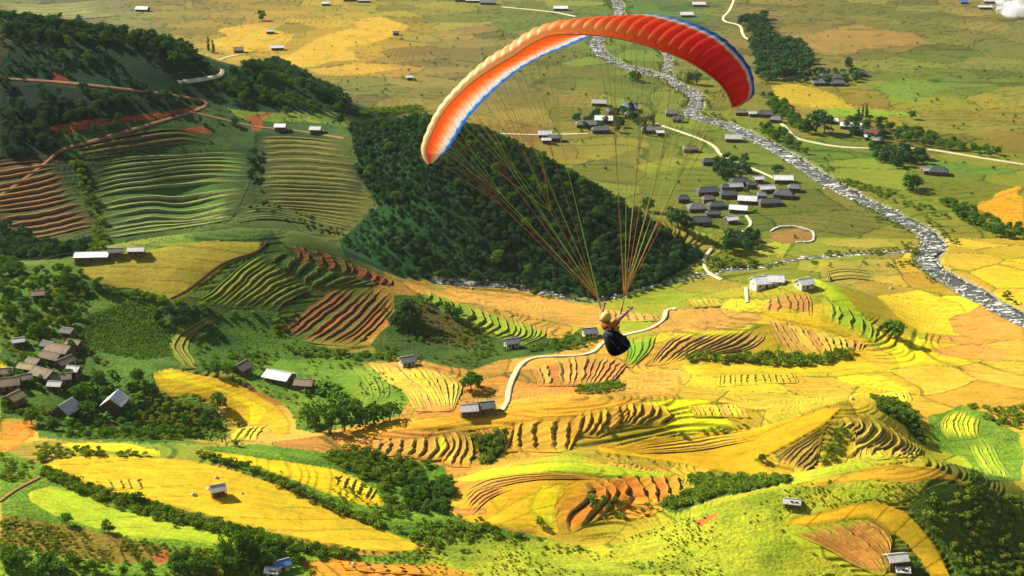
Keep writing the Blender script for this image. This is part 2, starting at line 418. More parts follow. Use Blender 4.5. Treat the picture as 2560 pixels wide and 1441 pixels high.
# (object name, seen colour, roughness of growth 0..1, outline)
FIELDS = [
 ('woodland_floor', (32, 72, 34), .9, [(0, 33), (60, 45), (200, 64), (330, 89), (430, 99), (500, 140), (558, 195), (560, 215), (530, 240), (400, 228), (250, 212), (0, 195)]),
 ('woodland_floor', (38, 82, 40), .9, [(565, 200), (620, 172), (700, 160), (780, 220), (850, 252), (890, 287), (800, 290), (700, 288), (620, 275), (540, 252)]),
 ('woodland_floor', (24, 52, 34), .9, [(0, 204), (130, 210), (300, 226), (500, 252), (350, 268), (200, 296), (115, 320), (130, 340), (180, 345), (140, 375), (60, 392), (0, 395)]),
 ('grassy_slope', (70, 100, 38), .7, [(130, 345), (300, 295), (500, 262), (620, 285), (700, 292), (870, 290), (880, 330), (860, 345), (700, 325), (630, 332), (640, 375), (540, 375), (440, 385), (340, 385), (230, 395), (160, 390)]),
 ('grassy_slope', (130, 145, 45), .4, [(560, 262), (700, 286), (900, 290), (1040, 296), (900, 312), (870, 318), (700, 308), (620, 300)]),
 ('woodland_floor', (26, 66, 30), 1., [(872, 322), (1060, 295), (1180, 321), (1300, 371), (1430, 441), (1560, 511), (1640, 568), (1740, 622), (1760, 640), (1690, 688), (1640, 712), (1500, 750), (1300, 718), (1090, 703), (1000, 696), (860, 640), (850, 600), (945, 520), (900, 420)]),
 ('grassy_slope', (34, 76, 28), .9, [(960, 520), (1130, 500), (1180, 560), (1180, 640), (1100, 690), (1000, 680), (880, 610)]),
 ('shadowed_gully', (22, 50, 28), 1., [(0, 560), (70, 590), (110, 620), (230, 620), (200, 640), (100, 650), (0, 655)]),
 ('orchard_slope', (88, 118, 36), .9, [(0, 655), (200, 672), (240, 717), (330, 728), (430, 750), (480, 762), (540, 780), (440, 830), (420, 870), (460, 925), (380, 935), (395, 970), (430, 992), (545, 1012), (560, 1045), (570, 1090), (400, 1106), (150, 1100), (90, 1095), (85, 1045), (0, 1040)]),
 ('cornfield', (70, 118, 38), .9, [(210, 790), (330, 750), (390, 765), (420, 830), (430, 890), (350, 900), (200, 870)]),
 ('grassy_slope', (74, 106, 32), .8, [(480, 762), (700, 778), (690, 835), (850, 877), (980, 884), (1000, 900), (900, 905), (860, 930), (760, 935), (600, 922), (500, 930), (470, 870), (540, 800)]),
 ('grassy_slope', (112, 140, 38), .5, [(560, 925), (690, 900), (860, 890), (1000, 950), (1020, 1000), (1000, 1040), (850, 1072), (780, 1085), (735, 1075), (735, 1050), (700, 1005), (640, 975)]),
 ('grassy_slope', (72, 96, 32), .8, [(985, 740), (1060, 735), (1200, 800), (1330, 840), (1390, 850), (1440, 830), (1480, 850), (1400, 880), (1250, 900), (1180, 925), (1040, 900), (960, 880), (930, 860), (980, 800)]),
 ('bramble_patch', (96, 84, 34), .8, [(1050, 755), (1130, 770), (1200, 820), (1180, 870), (1080, 860), (1040, 800)]),
 ('hill_pasture', (166, 146, 46), .25, [(200, 667), (240, 645), (330, 632), (430, 613), (560, 602), (655, 604), (650, 627), (600, 647), (560, 667), (520, 702), (470, 737), (430, 748), (330, 725), (235, 710), (215, 690)]),
 ('scrub_slope', (118, 150, 34), 1., [(0, 1120), (100, 1160), (180, 1205), (320, 1250), (560, 1310), (740, 1355), (900, 1385), (1050, 1380), (1150, 1441), (0, 1441)]),
 ('scrub_slope', (110, 145, 32), 1., [(500, 1120), (640, 1110), (820, 1130), (960, 1140), (1110, 1165), (1140, 1240), (1230, 1310), (1380, 1350), (1500, 1385), (1200, 1405), (1050, 1365), (960, 1325), (850, 1275), (700, 1210), (560, 1160)]),
 ('scrub_slope', (60, 84, 28), 1., [(1000, 1200), (1120, 1200), (1140, 1260), (1100, 1290), (1010, 1270)]),
 ('scrub_slope', (170, 170, 40), .8, [(1060, 1441), (1050, 1370), (1200, 1330), (1390, 1355), (1500, 1390), (1600, 1330), (1720, 1292), (1800, 1252), (1900, 1236), (2069, 1192), (2200, 1205), (2330, 1212), (2300, 1240), (2130, 1255), (1980, 1290), (1960, 1330), (2060, 1385), (2150, 1441)]),
 ('scrub_slope', (84, 108, 30), 1., [(2270, 1255), (2330, 1225), (2422, 1206), (2500, 1240), (2560, 1250), (2560, 1441), (2400, 1441), (2330, 1340)]),
 ('scrub_slope', (78, 104, 30), 1., [(1720, 1190), (1850, 1190), (1990, 1198), (1900, 1225), (1780, 1245), (1690, 1280), (1640, 1260), (1735, 1225)]),
 ('scrub_slope', (58, 88, 28), 1., [(1180, 1080), (1260, 1075), (1262, 1110), (1240, 1150), (1200, 1160)]),
 ('grassy_slope', (108, 148, 34), .5, [(1250, 1180), (1400, 1158), (1560, 1170), (1660, 1190), (1560, 1205), (1400, 1185)]),
 ('scrub_slope', (52, 82, 28), 1., [(2180, 990), (2240, 1000), (2290, 1035), (2310, 1080), (2330, 1110), (2310, 1115), (2260, 1065), (2200, 1025)]),
 ('scrub_slope', (120, 150, 40), .8, [(2320, 1040), (2400, 1010), (2460, 1030), (2560, 1090), (2560, 1200), (2470, 1200), (2410, 1140), (2340, 1120)]),
 # crops
 ('rice_field', (226, 172, 34), .1, [(385, 935), (430, 925), (500, 935), (560, 950), (640, 985), (700, 1020), (725, 1060), (715, 1090), (690, 1095), (665, 1070), (640, 1065), (600, 1060), (560, 1045), (545, 1010), (480, 985), (430, 990), (395, 965)]),
 ('rice_field', (250, 205, 26), .1, [(400, 933), (450, 930), (520, 955), (600, 985), (660, 1015), (672, 1025), (645, 1065), (620, 1058), (620, 1020), (560, 985), (470, 960), (410, 950)]),
 ('rice_field', (236, 188, 36), .1, [(110, 1165), (170, 1142), (250, 1136), (400, 1142), (560, 1165), (650, 1195), (760, 1240), (870, 1290), (960, 1325), (1050, 1360), (1035, 1378), (900, 1375), (740, 1345), (560, 1300), (420, 1260), (320, 1240), (230, 1210), (150, 1190)]),
 ('rice_field', (248, 210, 34), .1, [(150, 1110), (230, 1106), (330, 1110), (400, 1124), (400, 1137), (290, 1130), (200, 1132)]),
 ('rice_field', (246, 202, 24), .1, [(490, 1126), (600, 1136), (720, 1154), (830, 1172), (900, 1200), (950, 1242), (960, 1262), (920, 1268), (850, 1245), (760, 1210), (650, 1168), (540, 1142)]),
 ('rice_field', (188, 196, 40), .25, [(60, 1230), (120, 1215), (200, 1230), (300, 1275), (420, 1300), (560, 1330), (640, 1350), (560, 1365), (400, 1345), (300, 1340), (230, 1320), (130, 1290), (70, 1255)]),
 ('harvested_field', (132, 112, 32), .7, [(0, 1290), (120, 1305), (300, 1340), (420, 1365), (440, 1400), (300, 1410), (150, 1390), (0, 1350)]),
 ('harvested_field', (216, 144, 38), .2, [(760, 1405), (850, 1397), (960, 1407), (1100, 1412), (1200, 1441), (780, 1441)]),
 ('harvested_field', (226, 140, 42), .2, [(0, 1048), (80, 1048), (78, 1090), (40, 1120), (0, 1135)]),
 ('rice_field', (220, 190, 40), .2, [(0, 905), (25, 910), (20, 945), (0, 960)]),
 ('rice_field', (228, 166, 42), .1, [(860, 1080), (950, 1053), (1100, 1042), (1250, 1030), (1290, 1010), (1330, 1008), (1560, 998), (1780, 1000), (1600, 1010), (1540, 1023), (1480, 1038), (1420, 1048), (1280, 1053), (1250, 1068), (1130, 1072), (1000, 1076), (900, 1092)]),
 ('harvested_field', (218, 158, 58), .15, [(1560, 940), (1640, 925), (1700, 940), (1700, 985), (1600, 992), (1550, 970)]),
 ('rice_field', (246, 222, 26), .1, [(1590, 1008), (1700, 997), (1770, 1000), (1790, 1030), (1830, 1060), (1700, 1082), (1640, 1072), (1670, 1040)]),
 ('rice_field', (228, 172, 28), .1, [(1500, 1115), (1640, 1102), (1760, 1077), (1900, 1062), (2002, 1038), (2060, 1020), (2110, 1017), (2075, 1050), (2000, 1100), (1920, 1140), (1890, 1150), (1950, 1190), (1860, 1190), (1700, 1160), (1560, 1138), (1490, 1132)]),
 ('rice_field', (196, 196, 34), .2, [(1130, 1200), (1220, 1172), (1400, 1153), (1560, 1165), (1700, 1188), (1600, 1195), (1400, 1180), (1260, 1190), (1180, 1205)]),
 ('rice_field', (228, 166, 34), .1, [(1130, 1240), (1230, 1195), (1420, 1182), (1520, 1195), (1500, 1240), (1400, 1260), (1400, 1335), (1300, 1320), (1180, 1312), (1120, 1285)]),
 ('rice_field', (238, 188, 32), .1, [(1230, 1290), (1290, 1250), (1340, 1215), (1400, 1205), (1480, 1215), (1440, 1245), (1400, 1260), (1395, 1300), (1405, 1330), (1370, 1345), (1330, 1315), (1180, 1310)]),
 ('rice_field', (254, 218, 28), .1, [(1354, 1211), (1409, 1211), (1395, 1257), (1386, 1291), (1388, 1320), (1337, 1286), (1324, 1270), (1337, 1235)]),
 ('rice_field', (232, 172, 30), .1, [(1235, 1229), (1290, 1207), (1272, 1260), (1247, 1280), (1228, 1250)]),
 ('harvested_field', (208, 142, 62), .2, [(1125, 1268), (1220, 1273), (1216, 1291), (1130, 1287)]),
 ('rice_field', (226, 168, 44), .1, [(1950, 1218), (2069, 1191), (2170, 1172), (2237, 1164), (2338, 1174), (2410, 1198), (2300, 1212), (2200, 1202), (2080, 1207)]),
 ('rice_field', (232, 178, 34), .1, [(1960, 1320), (1990, 1290), (2060, 1280), (2130, 1258), (2200, 1248), (2260, 1267), (2300, 1310), (2340, 1370), (2380, 1441), (2330, 1441), (2270, 1370), (2230, 1330), (2170, 1290), (2050, 1310)]),
 ('rice_field', (242, 196, 42), .1, [(2190, 740), (2300, 725), (2400, 760), (2430, 800), (2400, 840), (2300, 830), (2250, 800)]),
 ('rice_field', (246, 212, 24), .1, [(2220, 870), (2290, 835), (2330, 870), (2310, 905), (2250, 920)]),
 ('harvested_field', (152, 112, 54), .2, [(1930, 577), (1990, 570), (2035, 582), (2035, 605), (1960, 610), (1925, 597)]),
 ('rice_field', (242, 168, 34), .15, [(2430, 520), (2500, 490), (2560, 470), (2560, 570), (2500, 560)]),
 ('harvested_field', (206, 152, 62), .15, [(1090, 714), (1250, 726), (1400, 749), (1500, 768), (1560, 790), (1480, 828), (1380, 805), (1250, 775), (1150, 747)]),
 ('harvested_field', (206, 150, 66), .2, [(1600, 830), (1680, 772), (1780, 767), (1900, 782), (1915, 800), (1850, 820), (1700, 830)]),
 ('rice_field', (228, 178, 32), .1, [(1870, 772), (1990, 792), (2100, 822), (2190, 865), (2160, 862), (2060, 822), (1940, 797)]),
 ('rice_field', (188, 198, 34), .2, [(2010, 686), (2060, 704), (2130, 752), (2210, 852), (2190, 868), (2120, 792), (2040, 722)]),
 ('rice_field', (222, 184, 34), .15, [(1700, 912), (1850, 908), (2000, 912), (2150, 898), (2250, 930), (2100, 937), (1900, 927), (1720, 937)]),
 ('harvested_field', (222, 152, 62), .15, [(2330, 870), (2440, 860), (2530, 880), (2500, 905), (2350, 890)]),
 ('harvested_field', (222, 150, 60), .15, [(2370, 800), (2450, 765), (2560, 820), (2560, 850), (2440, 850), (2380, 830)]),
 ('rice_field', (238, 200, 40), .1, [(2090, 940), (2200, 935), (2280, 975), (2270, 990), (2150, 965), (2100, 955)]),
 ('rice_field', (224, 174, 56), .1, [(700, 150), (800, 90), (960, 40), (1010, 60), (1000, 90), (880, 120), (900, 150), (720, 168)]),
 ('rice_field', (216, 166, 54), .1, [(780, 170), (900, 160), (1010, 175), (930, 190), (800, 185)]),
 ('rice_field', (222, 172, 54), .1, [(560, 75), (650, 60), (720, 90), (690, 130), (590, 130), (520, 110)]),
 ('rice_field', (150, 170, 46), .2, [(2000, 255), (2180, 270), (2320, 300), (2180, 292), (2040, 285)]),
 ('harvested_field', (168, 130, 62), .15, [(2000, 90), (2150, 62), (2300, 85), (2340, 110), (2200, 125), (2040, 135)]),
 ('rice_field', (124, 144, 48), .2, [(2180, 215), (2290, 200), (2380, 225), (2340, 250), (2220, 250)]),
 ('rice_field', (112, 140, 44), .3, [(2310, 385), (2420, 400), (2540, 420), (2540, 440), (2420, 440), (2320, 420)]),
 ('rice_field', (206, 168, 44), .15, [(1920, 215), (1990, 205), (2060, 235), (2130, 262), (2040, 268), (1940, 250)]),
 ('bare_earth', (186, 92, 40), .3, [(118, 318), (200, 297), (330, 270), (500, 258), (505, 264), (400, 278), (300, 294), (180, 326), (130, 328)]),
 ('bare_earth', (170, 84, 40), .3, [(435, 320), (520, 314), (522, 334), (440, 336)]),
 ('bare_earth', (150, 66, 38), .4, [(105, 178), (150, 186), (180, 206), (128, 203)]),
 ('bare_earth', (170, 88, 44), .4, [(615, 290), (650, 285), (690, 282), (660, 300), (640, 330), (620, 325)]),
 ('bare_earth', (196, 110, 44), .4, [(1735, 1300), (1790, 1283), (1800, 1290), (1750, 1318)]),
 ('bare_earth', (184, 100, 44), .4, [(380, 1392), (420, 1370), (430, 1400), (400, 1415)]),
]
for f in FIELDS:
    pass
FIELD_XY = [ground(dense(f[3], 9.0))[:, :2] for f in FIELDS]

ROADS = [
 ('road', 'pale concrete valley road running right past the red roofed house', 3.8, 'concrete', [(1940, 295), (1965, 320), (1990, 345), (2040, 358), (2100, 368), (2180, 372), (2290, 372), (2360, 380), (2450, 395), (2560, 412)]),
 ('lane', 'thin pale lane winding down to the dark roofed village', 2.8, 'concrete', [(1640, 310), (1700, 330), (1760, 352), (1790, 370), (1800, 385), (1840, 405), (1900, 430), (1950, 452)]),
 ('lane', 'straight pale lane leading to the riverside hamlet', 2.8, 'concrete', [(1240, 335), (1350, 338), (1470, 335)]),
 ('road', 'pale road at the top edge passing a white roofed house', 3.8, 'concrete', [(1255, 18), (1330, 25), (1390, 32), (1440, 42)]),
 ('road', 'pale road zigzagging down beside the dark grove', 3.6, 'concrete', [(1840, -12), (1825, 25), (1808, 45), (1815, 55), (1850, 65), (1860, 90), (1895, 115)]),
 ('path', 'bent pale path at the foot of the wooded spur', 2.2, 'concrete', [(1780, 622), (1760, 650), (1770, 680), (1805, 700)]),
 ('path', 'short stepped path below the white farm sheds', 1.6, 'concrete', [(1865, 720), (1868, 757)]),
 ('lane', 'pale lane snaking between the orange terraces', 2.4, 'concrete', [(1690, 772), (1665, 775), (1660, 800), (1620, 825), (1560, 838), (1510, 855), (1485, 880), (1440, 890), (1350, 893), (1310, 905), (1285, 940), (1272, 975), (1268, 1005), (1255, 1027)]),
 ('path', 'short curved path below the village houses', 2.0, 'concrete', [(1866, 540), (1878, 560), (1860, 578), (1832, 590)]),
 ('dirt_road', 'orange dirt road making a hairpin on the wooded hill', 2.1, 'dirt', [(0, 197), (130, 205), (250, 217), (400, 235), (480, 247), (514, 253), (520, 262), (490, 277), (400, 305), (280, 340), (190, 365), (142, 380), (130, 395), (60, 450), (0, 490)]),
 ('lane', 'grey lane cutting across the dark hillside', 3.2, 'concrete', [(445, 207), (500, 200), (545, 192), (562, 183), (556, 175)]),
 ('lane', 'grey lane climbing to a small house above the wood', 3.2, 'concrete', [(548, 150), (570, 143), (596, 138)]),
 ('dirt_path', 'thin dirt path along the top of the striped plots', 1.6, 'dirt', [(460, 277), (560, 300), (640, 318), (680, 322), (760, 330), (860, 347)]),
 ('dirt_path', 'brown footpath below the white gabled house', 1.8, 'dirt', [(250, 1030), (275, 1060), (310, 1090)]),
 ('dirt_path', 'earth track between the hedge and the left orchard', 1.1, 'dirt', [(0, 1255), (40, 1225), (100, 1195)]),
 ('dirt_path', 'red dirt trench along the striped knoll', .9, 'soil', [(425, 748), (467, 728), (520, 685), (560, 657), (610, 640), (650, 628), (668, 606)]),
]
ROAD_XYZ = [ground(smooth_line(r[4], 6.0)) for r in ROADS]
RIVERS = [
 ('river', 'rocky grey river with white rapids crossing the valley floor', 8.6, [(1528, -20), (1545, 10), (1548, 40), (1520, 75), (1492, 100), (1500, 130), (1540, 155), (1600, 175), (1660, 192), (1700, 215), (1742, 240), (1738, 268), (1728, 288), (1790, 305), (1860, 330), (1930, 365), (1990, 400), (2050, 440), (2130, 485), (2210, 525), (2270, 555), (2322, 585), (2335, 612), (2318, 640), (2330, 668), (2385, 702), (2460, 745), (2600, 820)]),
 ('stream', 'stony side stream running below the wooded spur', 2.4, [(2305, 628), (2200, 632), (2100, 638), (2010, 645), (1950, 655), (1900, 668), (1830, 674), (1740, 690), (1690, 700), (1640, 715), (1560, 735), (1480, 752), (1380, 735), (1290, 716), (1200, 709), (1090, 703)]),
 ('stream', 'short stony branch joining the river near the arch of the canopy', 5.5, [(1655, 120), (1672, 150), (1668, 180), (1690, 208)]),
]
RIVER_XYZ = [ground(smooth_line(r[3], 8.0)) for r in RIVERS]

# terraces: (base colours, riser colour with the bank's shade darkened in, lip colour, step height, number of steps, guide lines from the upper edge to the lower)
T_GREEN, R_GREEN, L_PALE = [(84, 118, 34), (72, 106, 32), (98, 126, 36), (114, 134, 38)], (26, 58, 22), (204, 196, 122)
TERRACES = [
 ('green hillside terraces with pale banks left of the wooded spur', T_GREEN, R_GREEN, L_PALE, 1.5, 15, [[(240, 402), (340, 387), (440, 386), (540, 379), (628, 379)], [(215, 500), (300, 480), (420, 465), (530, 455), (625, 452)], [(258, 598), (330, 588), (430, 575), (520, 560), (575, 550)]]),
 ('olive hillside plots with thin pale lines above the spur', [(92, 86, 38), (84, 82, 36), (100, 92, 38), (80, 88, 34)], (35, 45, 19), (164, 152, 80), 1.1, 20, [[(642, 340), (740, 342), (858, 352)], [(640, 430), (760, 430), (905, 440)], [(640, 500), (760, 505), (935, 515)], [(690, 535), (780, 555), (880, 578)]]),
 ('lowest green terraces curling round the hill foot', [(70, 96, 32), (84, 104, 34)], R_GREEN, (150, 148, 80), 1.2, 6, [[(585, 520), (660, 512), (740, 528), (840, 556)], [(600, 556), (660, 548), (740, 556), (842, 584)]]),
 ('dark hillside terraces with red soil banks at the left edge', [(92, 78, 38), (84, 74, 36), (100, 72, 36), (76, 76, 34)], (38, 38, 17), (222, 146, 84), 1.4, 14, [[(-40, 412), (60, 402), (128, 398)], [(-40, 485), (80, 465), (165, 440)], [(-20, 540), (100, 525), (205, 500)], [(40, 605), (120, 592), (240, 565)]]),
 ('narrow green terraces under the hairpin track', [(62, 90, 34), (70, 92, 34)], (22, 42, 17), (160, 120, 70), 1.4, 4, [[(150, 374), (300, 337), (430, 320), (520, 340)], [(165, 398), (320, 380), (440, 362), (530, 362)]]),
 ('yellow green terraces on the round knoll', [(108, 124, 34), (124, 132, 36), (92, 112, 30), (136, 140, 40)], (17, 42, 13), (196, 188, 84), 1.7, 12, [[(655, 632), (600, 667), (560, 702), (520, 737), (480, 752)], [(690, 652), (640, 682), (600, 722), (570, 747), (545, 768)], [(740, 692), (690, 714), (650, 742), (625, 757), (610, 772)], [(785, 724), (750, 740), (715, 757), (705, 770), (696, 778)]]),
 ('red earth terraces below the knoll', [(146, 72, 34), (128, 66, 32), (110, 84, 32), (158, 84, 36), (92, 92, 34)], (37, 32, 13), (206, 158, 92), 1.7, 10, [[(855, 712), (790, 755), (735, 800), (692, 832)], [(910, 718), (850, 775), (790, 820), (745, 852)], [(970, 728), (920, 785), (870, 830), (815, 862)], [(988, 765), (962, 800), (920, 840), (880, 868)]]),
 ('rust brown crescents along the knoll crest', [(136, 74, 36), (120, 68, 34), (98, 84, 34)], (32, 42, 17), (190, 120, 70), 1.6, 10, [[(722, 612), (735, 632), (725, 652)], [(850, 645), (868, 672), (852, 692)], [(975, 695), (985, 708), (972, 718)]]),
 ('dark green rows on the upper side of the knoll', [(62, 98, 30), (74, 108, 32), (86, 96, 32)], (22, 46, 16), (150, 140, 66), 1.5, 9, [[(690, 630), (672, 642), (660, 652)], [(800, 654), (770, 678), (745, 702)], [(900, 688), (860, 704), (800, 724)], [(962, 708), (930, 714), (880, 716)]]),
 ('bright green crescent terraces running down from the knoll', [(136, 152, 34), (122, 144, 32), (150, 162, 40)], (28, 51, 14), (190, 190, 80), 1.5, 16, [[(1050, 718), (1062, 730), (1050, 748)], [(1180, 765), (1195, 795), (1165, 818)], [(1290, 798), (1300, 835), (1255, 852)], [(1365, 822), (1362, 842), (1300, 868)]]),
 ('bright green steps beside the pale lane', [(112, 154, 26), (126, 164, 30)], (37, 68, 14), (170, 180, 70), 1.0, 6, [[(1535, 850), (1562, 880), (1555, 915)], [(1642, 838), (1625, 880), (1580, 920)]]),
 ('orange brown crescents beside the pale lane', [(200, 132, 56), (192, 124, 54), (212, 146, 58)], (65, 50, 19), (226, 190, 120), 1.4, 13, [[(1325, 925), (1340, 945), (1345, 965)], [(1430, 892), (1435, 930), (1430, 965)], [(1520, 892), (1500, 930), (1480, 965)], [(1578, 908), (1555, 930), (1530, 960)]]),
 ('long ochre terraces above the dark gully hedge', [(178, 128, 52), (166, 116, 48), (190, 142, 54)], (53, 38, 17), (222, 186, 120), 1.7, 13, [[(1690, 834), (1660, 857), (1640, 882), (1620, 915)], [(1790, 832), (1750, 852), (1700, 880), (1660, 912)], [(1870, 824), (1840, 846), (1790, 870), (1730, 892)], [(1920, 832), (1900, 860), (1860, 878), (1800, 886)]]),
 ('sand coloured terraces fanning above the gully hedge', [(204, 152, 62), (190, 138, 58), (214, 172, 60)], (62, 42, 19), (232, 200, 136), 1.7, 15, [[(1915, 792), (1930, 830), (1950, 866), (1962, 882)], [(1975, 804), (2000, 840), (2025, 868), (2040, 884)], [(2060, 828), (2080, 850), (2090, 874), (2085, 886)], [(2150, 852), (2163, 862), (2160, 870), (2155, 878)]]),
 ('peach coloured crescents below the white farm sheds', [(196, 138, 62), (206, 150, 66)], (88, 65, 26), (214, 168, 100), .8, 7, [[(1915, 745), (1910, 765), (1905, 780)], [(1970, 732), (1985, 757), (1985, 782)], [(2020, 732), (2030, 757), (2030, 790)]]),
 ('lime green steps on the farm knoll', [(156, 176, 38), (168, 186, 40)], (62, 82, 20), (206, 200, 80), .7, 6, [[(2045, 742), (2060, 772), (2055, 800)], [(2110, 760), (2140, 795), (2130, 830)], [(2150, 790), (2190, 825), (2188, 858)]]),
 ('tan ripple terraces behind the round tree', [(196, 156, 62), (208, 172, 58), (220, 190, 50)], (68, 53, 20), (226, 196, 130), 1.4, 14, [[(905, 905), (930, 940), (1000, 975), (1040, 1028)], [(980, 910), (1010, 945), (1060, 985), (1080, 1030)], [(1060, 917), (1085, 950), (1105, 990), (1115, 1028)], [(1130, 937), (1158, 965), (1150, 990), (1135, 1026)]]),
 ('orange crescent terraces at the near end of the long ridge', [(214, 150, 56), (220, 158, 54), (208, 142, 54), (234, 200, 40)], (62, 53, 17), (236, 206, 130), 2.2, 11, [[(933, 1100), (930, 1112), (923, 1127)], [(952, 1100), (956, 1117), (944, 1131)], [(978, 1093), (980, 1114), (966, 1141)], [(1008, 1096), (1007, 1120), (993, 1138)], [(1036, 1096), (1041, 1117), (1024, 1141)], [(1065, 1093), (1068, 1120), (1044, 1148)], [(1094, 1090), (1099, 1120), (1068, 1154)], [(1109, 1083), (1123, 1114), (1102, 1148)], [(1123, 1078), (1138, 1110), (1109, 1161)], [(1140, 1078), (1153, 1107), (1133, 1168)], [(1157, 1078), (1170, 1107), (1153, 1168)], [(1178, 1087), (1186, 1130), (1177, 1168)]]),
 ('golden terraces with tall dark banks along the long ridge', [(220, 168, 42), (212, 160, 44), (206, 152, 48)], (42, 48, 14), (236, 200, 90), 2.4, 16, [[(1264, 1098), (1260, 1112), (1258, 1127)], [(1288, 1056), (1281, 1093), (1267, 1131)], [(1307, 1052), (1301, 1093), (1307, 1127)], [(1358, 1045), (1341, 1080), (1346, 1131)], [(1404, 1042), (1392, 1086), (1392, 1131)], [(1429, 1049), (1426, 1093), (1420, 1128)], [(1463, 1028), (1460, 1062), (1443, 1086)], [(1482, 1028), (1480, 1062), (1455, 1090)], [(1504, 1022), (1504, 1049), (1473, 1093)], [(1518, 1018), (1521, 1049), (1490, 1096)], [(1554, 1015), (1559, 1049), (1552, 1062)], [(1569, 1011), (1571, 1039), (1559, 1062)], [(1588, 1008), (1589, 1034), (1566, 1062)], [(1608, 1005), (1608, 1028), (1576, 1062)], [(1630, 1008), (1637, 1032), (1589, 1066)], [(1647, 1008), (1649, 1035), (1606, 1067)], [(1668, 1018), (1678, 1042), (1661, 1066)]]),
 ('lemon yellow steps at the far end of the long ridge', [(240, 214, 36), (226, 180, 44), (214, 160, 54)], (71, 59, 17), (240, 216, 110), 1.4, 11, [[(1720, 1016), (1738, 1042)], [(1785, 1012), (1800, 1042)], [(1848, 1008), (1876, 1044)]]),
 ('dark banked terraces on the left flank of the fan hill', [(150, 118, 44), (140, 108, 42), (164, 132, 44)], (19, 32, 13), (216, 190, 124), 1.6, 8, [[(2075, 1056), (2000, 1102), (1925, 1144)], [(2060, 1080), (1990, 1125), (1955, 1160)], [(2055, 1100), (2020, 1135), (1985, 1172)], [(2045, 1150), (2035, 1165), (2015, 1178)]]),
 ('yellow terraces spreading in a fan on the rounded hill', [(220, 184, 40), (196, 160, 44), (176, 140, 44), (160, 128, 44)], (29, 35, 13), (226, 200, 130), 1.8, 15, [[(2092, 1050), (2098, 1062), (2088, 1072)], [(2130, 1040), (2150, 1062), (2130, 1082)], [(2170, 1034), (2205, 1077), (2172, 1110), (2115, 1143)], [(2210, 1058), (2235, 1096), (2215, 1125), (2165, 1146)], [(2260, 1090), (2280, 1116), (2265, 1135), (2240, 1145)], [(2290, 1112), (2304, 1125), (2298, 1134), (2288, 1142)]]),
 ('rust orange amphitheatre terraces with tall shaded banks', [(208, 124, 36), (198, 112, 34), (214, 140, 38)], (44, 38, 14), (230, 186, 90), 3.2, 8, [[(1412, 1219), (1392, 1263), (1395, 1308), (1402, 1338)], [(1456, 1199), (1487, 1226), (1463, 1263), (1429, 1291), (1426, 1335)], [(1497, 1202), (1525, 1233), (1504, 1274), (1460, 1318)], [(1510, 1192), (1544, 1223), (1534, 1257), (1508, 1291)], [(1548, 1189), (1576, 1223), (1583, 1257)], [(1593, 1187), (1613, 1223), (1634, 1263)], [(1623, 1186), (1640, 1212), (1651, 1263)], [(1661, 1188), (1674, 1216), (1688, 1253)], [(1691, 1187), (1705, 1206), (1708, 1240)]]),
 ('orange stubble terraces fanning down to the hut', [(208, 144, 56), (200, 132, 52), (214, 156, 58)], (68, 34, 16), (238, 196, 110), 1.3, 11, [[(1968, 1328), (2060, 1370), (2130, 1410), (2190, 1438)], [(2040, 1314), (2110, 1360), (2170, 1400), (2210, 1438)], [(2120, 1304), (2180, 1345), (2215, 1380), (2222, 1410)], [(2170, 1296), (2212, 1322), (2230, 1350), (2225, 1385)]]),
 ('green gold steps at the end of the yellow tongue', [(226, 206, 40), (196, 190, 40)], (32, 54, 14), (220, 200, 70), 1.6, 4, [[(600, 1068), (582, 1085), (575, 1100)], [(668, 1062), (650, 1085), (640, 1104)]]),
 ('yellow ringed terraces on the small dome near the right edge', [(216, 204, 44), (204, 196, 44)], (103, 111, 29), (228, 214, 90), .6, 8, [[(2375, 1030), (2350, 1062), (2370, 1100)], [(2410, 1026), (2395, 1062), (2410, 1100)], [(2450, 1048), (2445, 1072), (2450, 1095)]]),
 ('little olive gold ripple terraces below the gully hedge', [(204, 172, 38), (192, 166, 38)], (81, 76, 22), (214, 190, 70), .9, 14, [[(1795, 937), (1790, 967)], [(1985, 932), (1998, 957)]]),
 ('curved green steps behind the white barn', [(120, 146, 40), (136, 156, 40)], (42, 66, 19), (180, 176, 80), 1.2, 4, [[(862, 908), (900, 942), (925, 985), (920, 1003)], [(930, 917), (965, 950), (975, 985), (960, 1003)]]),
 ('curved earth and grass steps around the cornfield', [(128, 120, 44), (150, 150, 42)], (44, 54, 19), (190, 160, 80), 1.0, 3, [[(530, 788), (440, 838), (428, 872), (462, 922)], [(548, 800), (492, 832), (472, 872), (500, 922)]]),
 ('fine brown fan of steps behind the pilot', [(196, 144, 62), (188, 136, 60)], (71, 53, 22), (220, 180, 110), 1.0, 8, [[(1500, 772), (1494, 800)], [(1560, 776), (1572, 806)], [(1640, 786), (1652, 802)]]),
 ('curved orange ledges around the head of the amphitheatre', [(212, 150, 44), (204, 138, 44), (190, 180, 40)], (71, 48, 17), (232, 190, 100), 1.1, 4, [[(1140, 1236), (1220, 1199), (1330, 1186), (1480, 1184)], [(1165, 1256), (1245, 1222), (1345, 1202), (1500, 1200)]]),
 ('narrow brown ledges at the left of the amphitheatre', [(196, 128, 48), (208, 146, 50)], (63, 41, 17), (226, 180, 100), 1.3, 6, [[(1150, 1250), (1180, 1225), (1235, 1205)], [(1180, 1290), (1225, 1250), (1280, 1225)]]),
 ('green ribbed terraces at the right edge below the small dome', [(150, 172, 40), (164, 182, 42)], (62, 81, 22), (196, 200, 80), 1.0, 6, [[(2420, 1112), (2440, 1150), (2468, 1192)], [(2480, 1104), (2500, 1150), (2532, 1196)]]),
